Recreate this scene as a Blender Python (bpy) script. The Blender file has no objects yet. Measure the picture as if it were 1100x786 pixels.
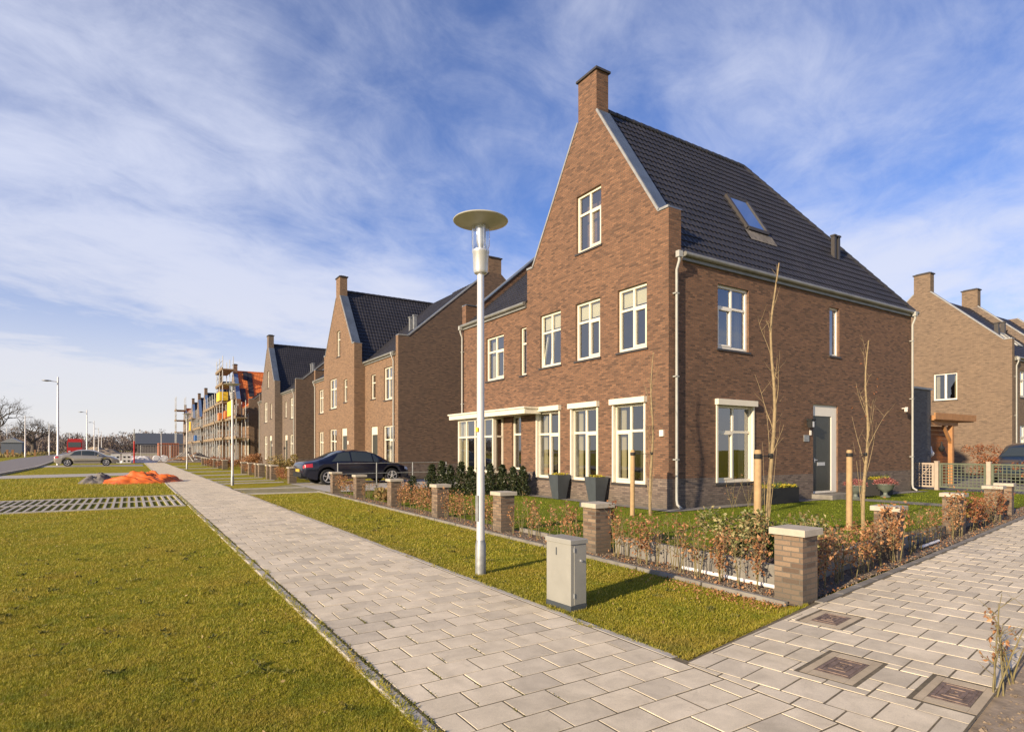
import bpy, bmesh, math, random
from mathutils import Vector, Matrix, noise
from mathutils.geometry import tessellate_polygon
import numpy as np
R = math.radians
PI = math.pi
rnd = random.Random(7)
scene = bpy.context.scene
COL = scene.collection

# ------------------------------------------------------------------ camera
CAM_H = 1.45
YAW = math.atan(410/641.7)
cam_d = bpy.data.cameras.new('camera'); cam = bpy.data.objects.new('camera', cam_d); COL.objects.link(cam)
cam.location = (0, 0, CAM_H); cam.rotation_euler = (R(90), 0, -YAW)
cam_d.sensor_width = 36; cam_d.sensor_fit = 'HORIZONTAL'; cam_d.lens = 21.0
cam_d.shift_y = 90/1100; cam_d.clip_end = 5000; cam_d.clip_start = 0.05
scene.camera = cam

# ------------------------------------------------------------------ light
SUN_EL = R(18.5); SUN_AZ = R(15); SUN_DIR = Vector((-math.cos(SUN_AZ)*math.cos(SUN_EL), -math.sin(SUN_AZ)*math.cos(SUN_EL), math.sin(SUN_EL))).normalized()
sd = bpy.data.lights.new('sun', 'SUN'); sun = bpy.data.objects.new('sun', sd); COL.objects.link(sun)
sd.energy = 4.8; sd.angle = R(1.0); sd.color = (1.0, 0.81, 0.57)
sun.rotation_euler = SUN_DIR.to_track_quat('Z', 'Y').to_euler()

world = bpy.data.worlds.new('World'); scene.world = world; world.use_nodes = True
def build_world():
    nt = world.node_tree; N = nt.nodes; L = nt.links; N.clear()
    out = N.new('ShaderNodeOutputWorld'); bg = N.new('ShaderNodeBackground'); L.new(bg.outputs[0], out.inputs[0])
    bg.inputs[1].default_value = 0.125
    sky = N.new('ShaderNodeTexSky'); sky.sky_type = 'NISHITA'; sky.sun_disc = False
    sky.sun_elevation = SUN_EL; sky.sun_rotation = math.atan2(SUN_DIR.x, SUN_DIR.y)
    sky.air_density = 1.0; sky.dust_density = 0.6; sky.ozone_density = 2.0
    tc = N.new('ShaderNodeTexCoord'); sep = N.new('ShaderNodeSeparateXYZ'); L.new(tc.outputs['Generated'], sep.inputs[0])
    def M(op, a, b=None, c=None):
        n = N.new('ShaderNodeMath'); n.operation = op
        for i, v in enumerate((a, b, c)):
            if v is None: continue
            if isinstance(v, (int, float)): n.inputs[i].default_value = v
            else: L.new(v, n.inputs[i])
        return n.outputs[0]
    zc = M('MAXIMUM', sep.outputs[2], 0.0); zz = M('ADD', zc, 0.12)
    px = M('DIVIDE', sep.outputs[0], zz); py = M('DIVIDE', sep.outputs[1], zz)
    # cirrus are long streaks: turn the plane and stretch it
    ang = R(28)
    qx = M('ADD', M('MULTIPLY', px, math.cos(ang)), M('MULTIPLY', py, math.sin(ang)))
    qy = M('SUBTRACT', M('MULTIPLY', py, math.cos(ang)), M('MULTIPLY', px, math.sin(ang)))
    def noise_at(sx, sy, scale, detail, rough, off, dist=0.0):
        cb = N.new('ShaderNodeCombineXYZ'); L.new(M('MULTIPLY', qx, sx), cb.inputs[0]); L.new(M('MULTIPLY', qy, sy), cb.inputs[1]); cb.inputs[2].default_value = off
        n = N.new('ShaderNodeTexNoise'); n.inputs['Scale'].default_value = scale; n.inputs['Detail'].default_value = detail
        n.inputs['Roughness'].default_value = rough; n.inputs['Distortion'].default_value = dist
        L.new(cb.outputs[0], n.inputs['Vector']); return n.outputs[0]
    a = noise_at(0.95, 1.15, 0.9, 10, 0.58, 3.1, 0.35)
    b = noise_at(0.45, 0.8, 0.62, 3, 0.5, 9.7, 0.3)
    c = noise_at(1.5, 2.1, 2.3, 8, 0.66, 5.3, 0.6)
    s = M('ADD', M('ADD', M('MULTIPLY', a, 0.62), M('MULTIPLY', b, 0.48)), M('MULTIPLY', c, 0.22))
    # more cloud low in the sky, and more towards the north-west where the street runs
    low = M('MULTIPLY', M('SUBTRACT', 0.50, zc), 0.40)
    west = M('MULTIPLY', M('SUBTRACT', M('MULTIPLY', sep.outputs[1], 0.5), M('MULTIPLY', sep.outputs[0], 0.5)), 0.10)
    s = M('ADD', s, M('ADD', low, west))
    mr = N.new('ShaderNodeMapRange'); mr.interpolation_type = 'SMOOTHSTEP'; L.new(s, mr.inputs[0])
    mr.inputs[1].default_value = 0.54; mr.inputs[2].default_value = 0.86; mr.inputs[3].default_value = 0.04; mr.inputs[4].default_value = 0.84
    hz = N.new('ShaderNodeMapRange'); hz.interpolation_type = 'SMOOTHSTEP'; L.new(zc, hz.inputs[0])
    hz.inputs[1].default_value = 0.0; hz.inputs[2].default_value = 0.36; hz.inputs[3].default_value = 0.90; hz.inputs[4].default_value = 0.0
    fac = M('MAXIMUM', mr.outputs[0], hz.outputs[0])
    grade = N.new('ShaderNodeMix'); grade.data_type = 'RGBA'; grade.blend_type = 'MULTIPLY'; grade.inputs[0].default_value = 1.0
    L.new(sky.outputs[0], grade.inputs[6]); grade.inputs[7].default_value = (0.40, 0.53, 0.86, 1)
    mix = N.new('ShaderNodeMix'); mix.data_type = 'RGBA'
    cc = N.new('ShaderNodeMix'); cc.data_type = 'RGBA'; L.new(hz.outputs[0], cc.inputs[0])
    cc.inputs[6].default_value = (3.75, 3.95, 4.75, 1); cc.inputs[7].default_value = (4.5, 4.3, 4.15, 1)
    L.new(fac, mix.inputs[0]); L.new(grade.outputs[2], mix.inputs[6]); L.new(cc.outputs[2], mix.inputs[7])
    L.new(mix.outputs[2], bg.inputs[0])
build_world()
vs = scene.view_settings; vs.view_transform = 'Standard'; vs.look = 'None'; vs.gamma = 1; vs.use_curve_mapping = False
vs.exposure = 0.70

# ------------------------------------------------------------------ materials
class NT:
    def __init__(s, name):
        s.m = bpy.data.materials.new(name); s.m.use_nodes = True; s.t = s.m.node_tree; s.N = s.t.nodes; s.L = s.t.links
        s.b = s.N['Principled BSDF']
    def new(s, t, **kw):
        n = s.N.new('ShaderNode'+t)
        for k, v in kw.items(): setattr(n, k, v)
        return n
    def put(s, sock, v):
        if isinstance(v, (int, float, tuple, list)): sock.default_value = v
        else: s.L.new(v, sock)
    def math(s, op, a, b=0.0):
        n = s.new('Math', operation=op); s.put(n.inputs[0], a); s.put(n.inputs[1], b); return n.outputs[0]
    def mix(s, f, a, b, mode='MIX'):
        n = s.new('Mix', data_type='RGBA', blend_type=mode); s.put(n.inputs[0], f); s.put(n.inputs[6], a); s.put(n.inputs[7], b); return n.outputs[2]
    def pos(s): return s.new('NewGeometry').outputs['Position']
    def noise(s, scale, detail=4, rough=0.55, vec=None, dist=0.0):
        n = s.new('TexNoise'); n.inputs['Scale'].default_value = scale; n.inputs['Detail'].default_value = detail
        n.inputs['Roughness'].default_value = rough; n.inputs['Distortion'].default_value = dist
        s.L.new(vec if vec is not None else s.pos(), n.inputs['Vector']); return n.outputs[0]
    def ramp(s, f, stops):
        n = s.new('ValToRGB'); e = n.color_ramp.elements
        while len(e) < len(stops): e.new(0.5)
        for i, (p, c) in enumerate(stops): e[i].position = p; e[i].color = c if len(c) == 4 else (*c, 1)
        s.L.new(f, n.inputs[0]); return n.outputs[0]
    def rng(s, f, a, b, c, d):
        n = s.new('MapRange'); s.put(n.inputs[0], f); n.inputs[1].default_value = a; n.inputs[2].default_value = b; n.inputs[3].default_value = c; n.inputs[4].default_value = d
        return n.outputs[0]
    def bump(s, h, strength=0.4, dist=0.01):
        n = s.new('Bump'); n.inputs['Strength'].default_value = strength; n.inputs['Distance'].default_value = dist
        s.L.new(h, n.inputs['Height']); s.L.new(n.outputs[0], s.b.inputs['Normal'])
    def set(s, col=None, rough=None, metal=None, spec=None):
        if col is not None: s.put(s.b.inputs['Base Color'], col if not isinstance(col, tuple) or len(col) == 4 else (*col, 1))
        if rough is not None: s.put(s.b.inputs['Roughness'], rough)
        if metal is not None: s.b.inputs['Metallic'].default_value = metal
        if spec is not None: s.b.inputs['Specular IOR Level'].default_value = spec
        return s.m

def plain(name, col, rough=0.6, metal=0.0, var=0.15, scale=6.0, bump=0.0):
    n = NT(name)
    f = n.noise(scale, 5, 0.6)
    c = n.mix(n.rng(f, 0.3, 0.7, 0.0, 1.0), tuple(x*(1-var) for x in col)+(1,), tuple(min(1, x*(1+var)) for x in col)+(1,))
    if bump: n.bump(n.noise(scale*6, 4), bump, 0.005)
    return n.set(c, rough, metal)

def brick(name, c1, c2, mortar, dark=0.55, band=False):
    n = NT(name)
    g = n.new('NewGeometry'); sp = n.new('SeparateXYZ'); n.L.new(g.outputs['Position'], sp.inputs[0])
    sn = n.new('SeparateXYZ'); n.L.new(g.outputs['True Normal'], sn.inputs[0])
    isx = n.math('GREATER_THAN', n.math('ABSOLUTE', sn.outputs[0]), 0.6)
    u = n.math('ADD', n.math('MULTIPLY', sp.outputs[1], isx), n.math('MULTIPLY', sp.outputs[0], n.math('SUBTRACT', 1.0, isx)))
    cb = n.new('CombineXYZ'); n.L.new(u, cb.inputs[0]); n.L.new(sp.outputs[2], cb.inputs[1])
    wob = n.noise(3.0, 2); cb.inputs[2].default_value = 0
    def bt(a, b, mo):
        t = n.new('TexBrick'); t.offset = 0.5; t.squash = 1.0
        n.L.new(cb.outputs[0], t.inputs['Vector']); t.inputs['Scale'].default_value = 1.0
        t.inputs['Brick Width'].default_value = 0.165; t.inputs['Row Height'].default_value = 0.050
        t.inputs['Mortar Size'].default_value = 0.0065; t.inputs['Mortar Smooth'].default_value = 0.25; t.inputs['Bias'].default_value = 0.0
        t.inputs['Color1'].default_value = a; t.inputs['Color2'].default_value = b; t.inputs['Mortar'].default_value = mo
        return t
    t = bt((0, 0, 0, 1), (1, 1, 1, 1), (0.5, 0.5, 0.5, 1))
    mid_ = tuple((x+y)/2 for x, y in zip(c1, c2))
    tone = n.ramp(t.outputs[0], [(0.0, tuple(x*0.8 for x in c1)), (0.10, c1), (0.3, tuple(x*.35+y*.65 for x, y in zip(c1, mid_))), (0.6, mid_), (0.9, tuple(x*.5+y*.5 for x, y in zip(c2, mid_))), (1.0, c2)])
    col = n.mix(t.outputs['Fac'], tone, (*mortar, 1))
    big = n.noise(0.55, 4, 0.6)
    col = n.mix(1.0, col, n.ramp(big, [(0.3, (0.93, 0.93, 0.94)), (0.7, (1.06, 1.05, 1.03))]), 'MULTIPLY')
    fine = n.noise(60, 4, 0.7)
    col = n.mix(0.6, col, n.ramp(fine, [(0.3, (0.8, 0.8, 0.8)), (0.7, (1.18, 1.18, 1.18))]), 'MULTIPLY')
    # pale lime bloom in irregular patches
    bl = n.noise(1.7, 6, 0.7, dist=0.6)
    col = n.mix(n.rng(bl, 0.68, 0.82, 0.0, 0.22), col, (0.42, 0.36, 0.30, 1))
    mp = n.new('Mapping'); n.L.new(g.outputs['Position'], mp.inputs['Vector']); mp.inputs['Scale'].default_value = (3.2, 3.2, 0.22)
    stk = n.noise(1.0, 5, 0.65, vec=mp.outputs[0])
    col = n.mix(n.rng(stk, 0.58, 0.76, 0.0, 0.28), col, n.mix(1.0, col, (0.62, 0.60, 0.58, 1), 'MULTIPLY'))
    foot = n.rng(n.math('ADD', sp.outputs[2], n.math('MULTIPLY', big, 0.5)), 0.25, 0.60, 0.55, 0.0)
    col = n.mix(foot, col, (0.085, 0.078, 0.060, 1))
    h = n.math('ADD', n.math('SUBTRACT', 1.0, t.outputs['Fac']), n.math('MULTIPLY', fine, 0.5))
    n.bump(h, 0.55, 0.008)
    return n.set(col, 0.85)

M = {}
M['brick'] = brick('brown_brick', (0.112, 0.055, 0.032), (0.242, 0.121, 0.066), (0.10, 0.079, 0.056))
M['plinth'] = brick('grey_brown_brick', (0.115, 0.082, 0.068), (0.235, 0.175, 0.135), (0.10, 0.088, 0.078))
M['brick_grey'] = brick('grey_house_brick', (0.13, 0.095, 0.075), (0.225, 0.165, 0.12), (0.11, 0.095, 0.08))
M['brick_warm'] = brick('warm_orange_brick', (0.17, 0.098, 0.056), (0.285, 0.168, 0.092), (0.13, 0.105, 0.08))
M['brick_shaded_side'] = brick('shaded_side_brick', (0.10, 0.060, 0.042), (0.195, 0.115, 0.070), (0.10, 0.08, 0.062))  # darker house brick for side walls, their shade put into the colour
M['brick_tan'] = brick('tan_brown_brick', (0.155, 0.105, 0.07), (0.25, 0.17, 0.11), (0.14, 0.115, 0.085))
M['brick_ash'] = brick('ash_grey_brick', (0.10, 0.098, 0.098), (0.16, 0.155, 0.15), (0.10, 0.098, 0.095))
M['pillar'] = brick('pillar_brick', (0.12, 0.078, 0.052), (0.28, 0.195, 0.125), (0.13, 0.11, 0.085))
def tile_mat():
    n = NT('dark_roof_tile')
    f = n.noise(1.2, 4, 0.6); g = n.noise(14, 3, 0.6)
    c = n.mix(n.rng(n.math('ADD', n.math('MULTIPLY', f, 0.5), n.math('MULTIPLY', g, 0.5)), 0.35, 0.65, 0, 1), (0.018, 0.018, 0.022, 1), (0.038, 0.037, 0.043, 1))
    n.bump(n.noise(90, 3), 0.15, 0.004)
    return n.set(c, n.rng(g, 0.3, 0.7, 0.38, 0.6))
M['tile'] = tile_mat()
M['zinc'] = plain('zinc_sheet', (0.14, 0.175, 0.22), 0.4, 0.5, 0.2, 2.0)
M['zinc_edge'] = plain('pale_zinc_edge', (0.30, 0.30, 0.29), 0.45, 0.2)
M['gutter'] = plain('gutter_zinc', (0.22, 0.22, 0.20), 0.45, 0.25, 0.2, 3)
M['pipe'] = plain('painted_downpipe', (0.36, 0.36, 0.33), 0.45, 0.0, 0.1)
M['frame'] = plain('cream_window_paint', (0.70, 0.645, 0.52), 0.4, 0.0, 0.04, 3)
M['white'] = plain('off_white_paint', (0.74, 0.70, 0.62), 0.45, 0, 0.04)
M['dark_trim'] = plain('dark_sill_tile', (0.045, 0.04, 0.038), 0.5)
M['door'] = plain('dark_green_grey_door', (0.045, 0.048, 0.042), 0.4, 0, 0.06)
M['steel'] = plain('brushed_steel', (0.62, 0.63, 0.65), 0.38, 0.6, 0.08)
M['alu'] = plain('pole_aluminium', (0.62, 0.61, 0.60), 0.42, 0.35, 0.07, 4)
M['galv'] = plain('galvanised_steel', (0.33, 0.34, 0.34), 0.5, 0.5, 0.25, 10)
M['disc'] = plain('lamp_disc_enamel', (0.46, 0.45, 0.38), 0.4, 0.1, 0.06)
M['cabinet'] = plain('cabinet_grey_green', (0.27, 0.265, 0.235), 0.5, 0, 0.07, 5, 0.05)
M['cap'] = plain('pillar_cap_concrete', (0.42, 0.375, 0.295), 0.8, 0, 0.12, 9, 0.2)
M['concrete'] = plain('old_concrete', (0.20, 0.185, 0.16), 0.9, 0, 0.28, 4, 0.3)
M['concrete_lt'] = plain('pale_concrete', (0.40, 0.37, 0.32), 0.9, 0, 0.18, 5, 0.3)
M['black'] = plain('black_rubber', (0.012, 0.012, 0.012), 0.7, 0, 0.1)
M['anthracite'] = plain('anthracite_planter', (0.055, 0.065, 0.075), 0.5, 0, 0.12)
M['soil'] = plain('dark_soil', (0.13, 0.10, 0.072), 1.0, 0, 0.5, 14, 0.9)
M['sand'] = plain('sandy_soil', (0.30, 0.235, 0.165), 1.0, 0, 0.35, 9, 0.8)
M['wood'] = plain('peeled_stake_wood', (0.38, 0.25, 0.12), 0.75, 0, 0.15, 12, 0.3)
M['bark'] = plain('young_bark', (0.27, 0.20, 0.105), 0.85, 0, 0.3, 18, 0.4)
M['bark_dark'] = plain('grey_bark', (0.085, 0.07, 0.055), 0.9, 0, 0.25, 3)
M['stem'] = plain('hedge_stem', (0.17, 0.14, 0.06), 0.8, 0, 0.3, 20)
M['timber'] = plain('brown_timber', (0.20, 0.075, 0.022), 0.7, 0, 0.2, 5, 0.2)
M['timber_lt'] = plain('planed_timber', (0.38, 0.19, 0.075), 0.7, 0, 0.15, 5, 0.2)
M['trellis'] = plain('weathered_green_trellis', (0.11, 0.125, 0.085), 0.8, 0, 0.15)
M['gatewood'] = plain('pale_gate_wood', (0.42, 0.34, 0.27), 0.8, 0, 0.12)
M['pvc'] = plain('white_pvc', (0.75, 0.72, 0.68), 0.4, 0, 0.04)
M['scaf_wood'] = plain('weathered_scaffold_board', (0.25, 0.185, 0.115), 0.85, 0, 0.3, 2)
M['orange_mem'] = plain('orange_roof_membrane', (0.55, 0.16, 0.04), 0.7, 0, 0.15, 2)
M['blue_tarp'] = plain('blue_sheet_plastic', (0.05, 0.14, 0.35), 0.6)
M['yellow'] = plain('yellow_plastic', (0.75, 0.50, 0.03), 0.5, 0, 0.1)
M['blue_sheet'] = plain('blue_zinc_flashing', (0.16, 0.25, 0.42), 0.4, 0.4, 0.1)
M['curtain'] = plain('curtain_cloth', (0.50, 0.43, 0.30), 0.9, 0, 0.1, 3)
M['blind'] = plain('roller_blind', (0.58, 0.52, 0.36), 0.9, 0, 0.03)
M['interior'] = plain('dim_interior', (0.10, 0.085, 0.07), 0.9)
M['rubble'] = plain('grey_rubble', (0.15, 0.135, 0.12), 0.9, 0, 0.4, 3)
M['heather'] = plain('heather_pink', (0.30, 0.07, 0.07), 0.9, 0, 0.4, 40)
M['pot'] = plain('grey_green_pot', (0.13, 0.15, 0.125), 0.6, 0, 0.15)
M['red'] = plain('red_truck_paint', (0.45, 0.02, 0.02), 0.4)
M['drybush'] = plain('dry_beech_leaves', (0.42, 0.24, 0.09), 0.9, 0, 0.3, 8)

def leaf_mat(name, cols, rough=0.6, trans=0.25):
    n = NT(name)
    oi = n.new('NewGeometry').outputs['Random Per Island']
    stops = [(i/(max(1, len(cols)-1)), c) for i, c in enumerate(cols)]
    c = n.ramp(oi, stops)
    n.set(c, rough)
    tr = n.new('BsdfTranslucent'); n.L.new(c, tr.inputs[0])
    mx = n.new('MixShader'); mx.inputs[0].default_value = trans
    n.L.new(n.b.outputs[0], mx.inputs[1]); n.L.new(tr.outputs[0], mx.inputs[2])
    n.L.new(mx.outputs[0], n.N['Material Output'].inputs[0])
    return n.m
M['beech'] = leaf_mat('brown_beech_leaf', [(0.16, 0.065, 0.03), (0.36, 0.16, 0.06), (0.52, 0.29, 0.13), (0.26, 0.11, 0.045)])
M['beech_red'] = leaf_mat('rust_beech_leaf', [(0.14, 0.05, 0.024), (0.30, 0.11, 0.045), (0.42, 0.19, 0.08)])
M['leaf_green'] = leaf_mat('green_leaf', [(0.03, 0.06, 0.012), (0.07, 0.11, 0.02), (0.12, 0.15, 0.03)])
M['leaf_cream'] = leaf_mat('variegated_leaf', [(0.06, 0.09, 0.02), (0.16, 0.19, 0.05), (0.48, 0.42, 0.20), (0.24, 0.15, 0.06), (0.10, 0.13, 0.03)])
M['conifer'] = leaf_mat('dark_laurel_leaf', [(0.012, 0.022, 0.008), (0.03, 0.045, 0.014), (0.055, 0.06, 0.02)], 0.45, 0.1)
M['straw'] = leaf_mat('dry_grass', [(0.45, 0.33, 0.14), (0.36, 0.25, 0.10), (0.22, 0.22, 0.06)])
M['flower'] = leaf_mat('yellow_flower', [(0.65, 0.48, 0.02), (0.55, 0.45, 0.05), (0.12, 0.16, 0.03), (0.70, 0.55, 0.03)])
M['pinkflower'] = leaf_mat('pink_heather', [(0.33, 0.09, 0.09), (0.50, 0.20, 0.18), (0.22, 0.05, 0.05), (0.12, 0.10, 0.04)])
M['heath'] = leaf_mat('purple_brown_heath', [(0.07, 0.05, 0.045), (0.13, 0.09, 0.085), (0.18, 0.12, 0.11), (0.09, 0.10, 0.04)])
M['twig'] = leaf_mat('bare_twigs', [(0.085, 0.065, 0.05), (0.13, 0.10, 0.075), (0.06, 0.055, 0.035)], 0.9, 0.0)
def patchy(name, cols, rough, trans, dry):
    n = NT(name); oi = n.new('NewGeometry').outputs['Random Per Island']
    c = n.ramp(oi, [(i/(len(cols)-1), q) for i, q in enumerate(cols)])
    p1 = n.noise(0.8, 5, 0.65, dist=0.6); p2 = n.noise(3.4, 4, 0.6, dist=0.4)
    c = n.mix(n.rng(p2, 0.50, 0.66, 0.0, 0.75), c, (0.14, 0.185, 0.009, 1))
    c = n.mix(n.rng(p1, 0.50, 0.66, 0.0, dry), c, (0.42, 0.285, 0.05, 1))
    p3 = n.noise(5.5, 3, 0.5, dist=0.2)
    px_ = n.new('SeparateXYZ'); n.L.new(n.pos(), px_.inputs[0])
    wear = n.math('MULTIPLY', n.math('MULTIPLY', n.rng(px_.outputs[0], 3.1, 3.75, 1.0, 0.0), n.math('GREATER_THAN', px_.outputs[0], 3.1)), n.rng(p2, 0.36, 0.58, 0.0, 0.75))
    c = n.mix(n.math('MULTIPLY', wear, n.rng(px_.outputs[1], 6.0, 9.0, 0.35, 1.0)), c, (0.36, 0.25, 0.10, 1))
    c = n.mix(n.rng(p3, 0.68, 0.74, 0.0, 0.8), c, (0.16, 0.10, 0.05, 1))
    n.set(c, rough); tr = n.new('BsdfTranslucent'); n.L.new(c, tr.inputs[0]); mx = n.new('MixShader'); mx.inputs[0].default_value = trans
    n.L.new(n.b.outputs[0], mx.inputs[1]); n.L.new(tr.outputs[0], mx.inputs[2]); n.L.new(mx.outputs[0], n.N['Material Output'].inputs[0]); return n.m
M['grass_blade'] = patchy('grass_blade', [(0.165, 0.20, 0.008), (0.29, 0.285, 0.010), (0.42, 0.355, 0.020), (0.215, 0.235, 0.008), (0.52, 0.40, 0.09), (0.32, 0.305, 0.012)], 0.6, 0.3, 0.6)
M['lawn_blade'] = leaf_mat('lawn_blade', [(0.14, 0.20, 0.008), (0.22, 0.28, 0.010), (0.31, 0.32, 0.016)], 0.6, 0.35)
M['moss'] = leaf_mat('joint_moss', [(0.06, 0.07, 0.012), (0.12, 0.12, 0.02), (0.17, 0.15, 0.04)], 0.9, 0.1)

def glass_mat():
    n = NT('window_glass'); N, L = n.N, n.L
    gl = N.new('ShaderNodeBsdfGlossy'); gl.inputs['Roughness'].default_value = 0.012; gl.inputs['Color'].default_value = (0.95, 0.97, 1.0, 1)
    tr = N.new('ShaderNodeBsdfTransparent'); tr.inputs[0].default_value = (0.80, 0.84, 0.82, 1)
    fr = N.new('ShaderNodeFresnel'); fr.inputs[0].default_value = 1.55
    f = n.math('ADD', n.math('MULTIPLY', fr.outputs[0], 2.2), 0.08); f = n.math('MINIMUM', f, 1.0)
    bp = N.new('ShaderNodeBump'); bp.inputs['Strength'].default_value = 0.04; bp.inputs['Distance'].default_value = 0.02
    L.new(n.noise(1.6, 2), bp.inputs['Height']); L.new(bp.outputs[0], gl.inputs['Normal'])
    mx = N.new('ShaderNodeMixShader'); L.new(f, mx.inputs[0]); L.new(tr.outputs[0], mx.inputs[1]); L.new(gl.outputs[0], mx.inputs[2])
    L.new(mx.outputs[0], N['Material Output'].inputs[0]); return n.m
M['glass'] = glass_mat()
def clear_mat():
    n = NT('clear_acrylic'); N, L = n.N, n.L
    gl = N.new('ShaderNodeBsdfGlossy'); gl.inputs['Roughness'].default_value = 0.05
    tr = N.new('ShaderNodeBsdfTransparent'); tr.inputs[0].default_value = (0.9, 0.92, 0.94, 1)
    lw = N.new('ShaderNodeLayerWeight'); lw.inputs[0].default_value = 0.35
    f = n.math('ADD', n.math('MULTIPLY', lw.outputs['Facing'], 0.7), 0.08)
    mx = N.new('ShaderNodeMixShader'); L.new(f, mx.inputs[0]); L.new(tr.outputs[0], mx.inputs[1]); L.new(gl.outputs[0], mx.inputs[2])
    L.new(mx.outputs[0], N['Material Output'].inputs[0]); return n.m
M['clear'] = clear_mat()

def paint(name, col):
    n = NT(name); n.set(col, 0.28, 0.35); n.b.inputs['Coat Weight'].default_value = 0.8; n.b.inputs['Coat Roughness'].default_value = 0.05
    return n.m
M['car_navy'] = paint('navy_car_paint', (0.010, 0.012, 0.028)); M['car_silver'] = paint('champagne_car_paint', (0.36, 0.33, 0.27)); M['car_blue'] = paint('dark_blue_car_paint', (0.02, 0.035, 0.06))
def carglass():
    n = NT('car_glass'); n.set((0.04, 0.05, 0.05), 0.04); n.b.inputs['Specular IOR Level'].default_value = 0.9; return n.m
M['car_glass'] = carglass()
def lampglass(name, c):
    n = NT(name); n.set(c, 0.15); n.b.inputs['Coat Weight'].default_value = 1.0; return n.m
M['tail'] = lampglass('red_lamp_lens', (0.45, 0.015, 0.015)); M['head'] = lampglass('clear_lamp_lens', (0.55, 0.56, 0.58)); M['plate'] = lampglass('yellow_plate', (0.75, 0.48, 0.02))

def slab_mat(name, c0, c1, c2):
    n = NT(name)
    isl = n.new('NewGeometry').outputs['Random Per Island']
    base = n.ramp(isl, [(0.0, c0), (0.35, c1), (0.75, c2), (1.0, c1)])
    st = n.noise(5.0, 6, 0.65, dist=0.4)
    base = n.mix(1.0, base, n.ramp(st, [(0.3, (0.80, 0.79, 0.77)), (0.7, (1.12, 1.11, 1.09))]), 'MULTIPLY')
    wide = n.noise(0.7, 4, 0.6)
    base = n.mix(1.0, base, n.ramp(wide, [(0.3, (0.90, 0.89, 0.86)), (0.7, (1.05, 1.05, 1.06))]), 'MULTIPLY')
    gr = n.noise(160, 3, 0.8)
    base = n.mix(0.75, base, n.ramp(gr, [(0.3, (0.78, 0.78, 0.78)), (0.7, (1.18, 1.18, 1.18))]), 'MULTIPLY')
    sp = n.noise(11, 5, 0.7, dist=1.0)
    base = n.mix(n.rng(sp, 0.60, 0.74, 0.0, 0.30), base, (0.22, 0.19, 0.12, 1))
    n.bump(n.math('ADD', gr, n.math('MULTIPLY', st, 0.6)), 0.35, 0.004)
    return n.set(base, 0.85)
M['slab'] = slab_mat('concrete_paving_slab', (0.54, 0.475, 0.365), (0.65, 0.57, 0.43), (0.73, 0.635, 0.475))
M['frame_slab'] = slab_mat('sandy_cover_surround', (0.46, 0.385, 0.27), (0.52, 0.43, 0.30), (0.50, 0.41, 0.28))
M['asphalt'] = plain('pale_asphalt', (0.19, 0.17, 0.16), 0.9, 0, 0.15, 3, 0.3)
M['joint'] = plain('joint_sand', (0.13, 0.105, 0.065), 1.0, 0, 0.35, 20, 0.5)
M['rust'] = plain('rusty_cover', (0.20, 0.145, 0.115), 0.8, 0.2, 0.45, 22, 0.7)

def ground_mat(name, lawn=False):
    n = NT(name)
    big = n.noise(0.22, 5, 0.6, dist=0.5); mid = n.noise(1.6, 6, 0.65, dist=0.4); fine = n.noise(34, 5, 0.75); vf = n.noise(120, 3, 0.8)
    # mowing-length streak texture
    mp = n.new('Mapping'); n.L.new(n.pos(), mp.inputs['Vector']); mp.inputs['Rotation'].default_value = (0, 0, R(20)); mp.inputs['Scale'].default_value = (3.0, 9.0, 1)
    stq = n.noise(1.0, 5, 0.6, vec=mp.outputs[0])
    if lawn:
        c = n.ramp(mid, [(0.3, (0.12, 0.165, 0.010)), (0.7, (0.20, 0.235, 0.014))])
    else:
        f = n.math('ADD', n.math('MULTIPLY', mid, 0.45), n.math('ADD', n.math('MULTIPLY', big, 0.35), n.math('MULTIPLY', stq, 0.25)))
        c = n.ramp(f, [(0.36, (0.17, 0.19, 0.009)), (0.48, (0.27, 0.255, 0.011)), (0.58, (0.36, 0.295, 0.02)), (0.70, (0.44, 0.32, 0.055))])
    c = n.mix(0.8, c, n.ramp(fine, [(0.28, (0.45, 0.45, 0.40)), (0.72, (1.45, 1.42, 1.35))]), 'MULTIPLY')
    c = n.mix(0.6, c, n.ramp(vf, [(0.3, (0.6, 0.6, 0.6)), (0.7, (1.35, 1.35, 1.3))]), 'MULTIPLY')
    if not lawn:
        wn = n.noise(0.9, 5, 0.7, dist=0.8)
        c = n.mix(n.rng(wn, 0.62, 0.76, 0.0, 0.45), c, (0.20, 0.145, 0.05, 1))
    n.bump(n.math('ADD', n.math('MULTIPLY', fine, 0.7), n.math('ADD', n.math('MULTIPLY', mid, 0.9), n.math('MULTIPLY', vf, 0.35))), 1.0, 0.05)
    return n.set(c, 0.95, spec=0.15)
M['grass'] = ground_mat('rough_grass_turf'); M['lawn'] = ground_mat('mown_lawn', True)

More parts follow.
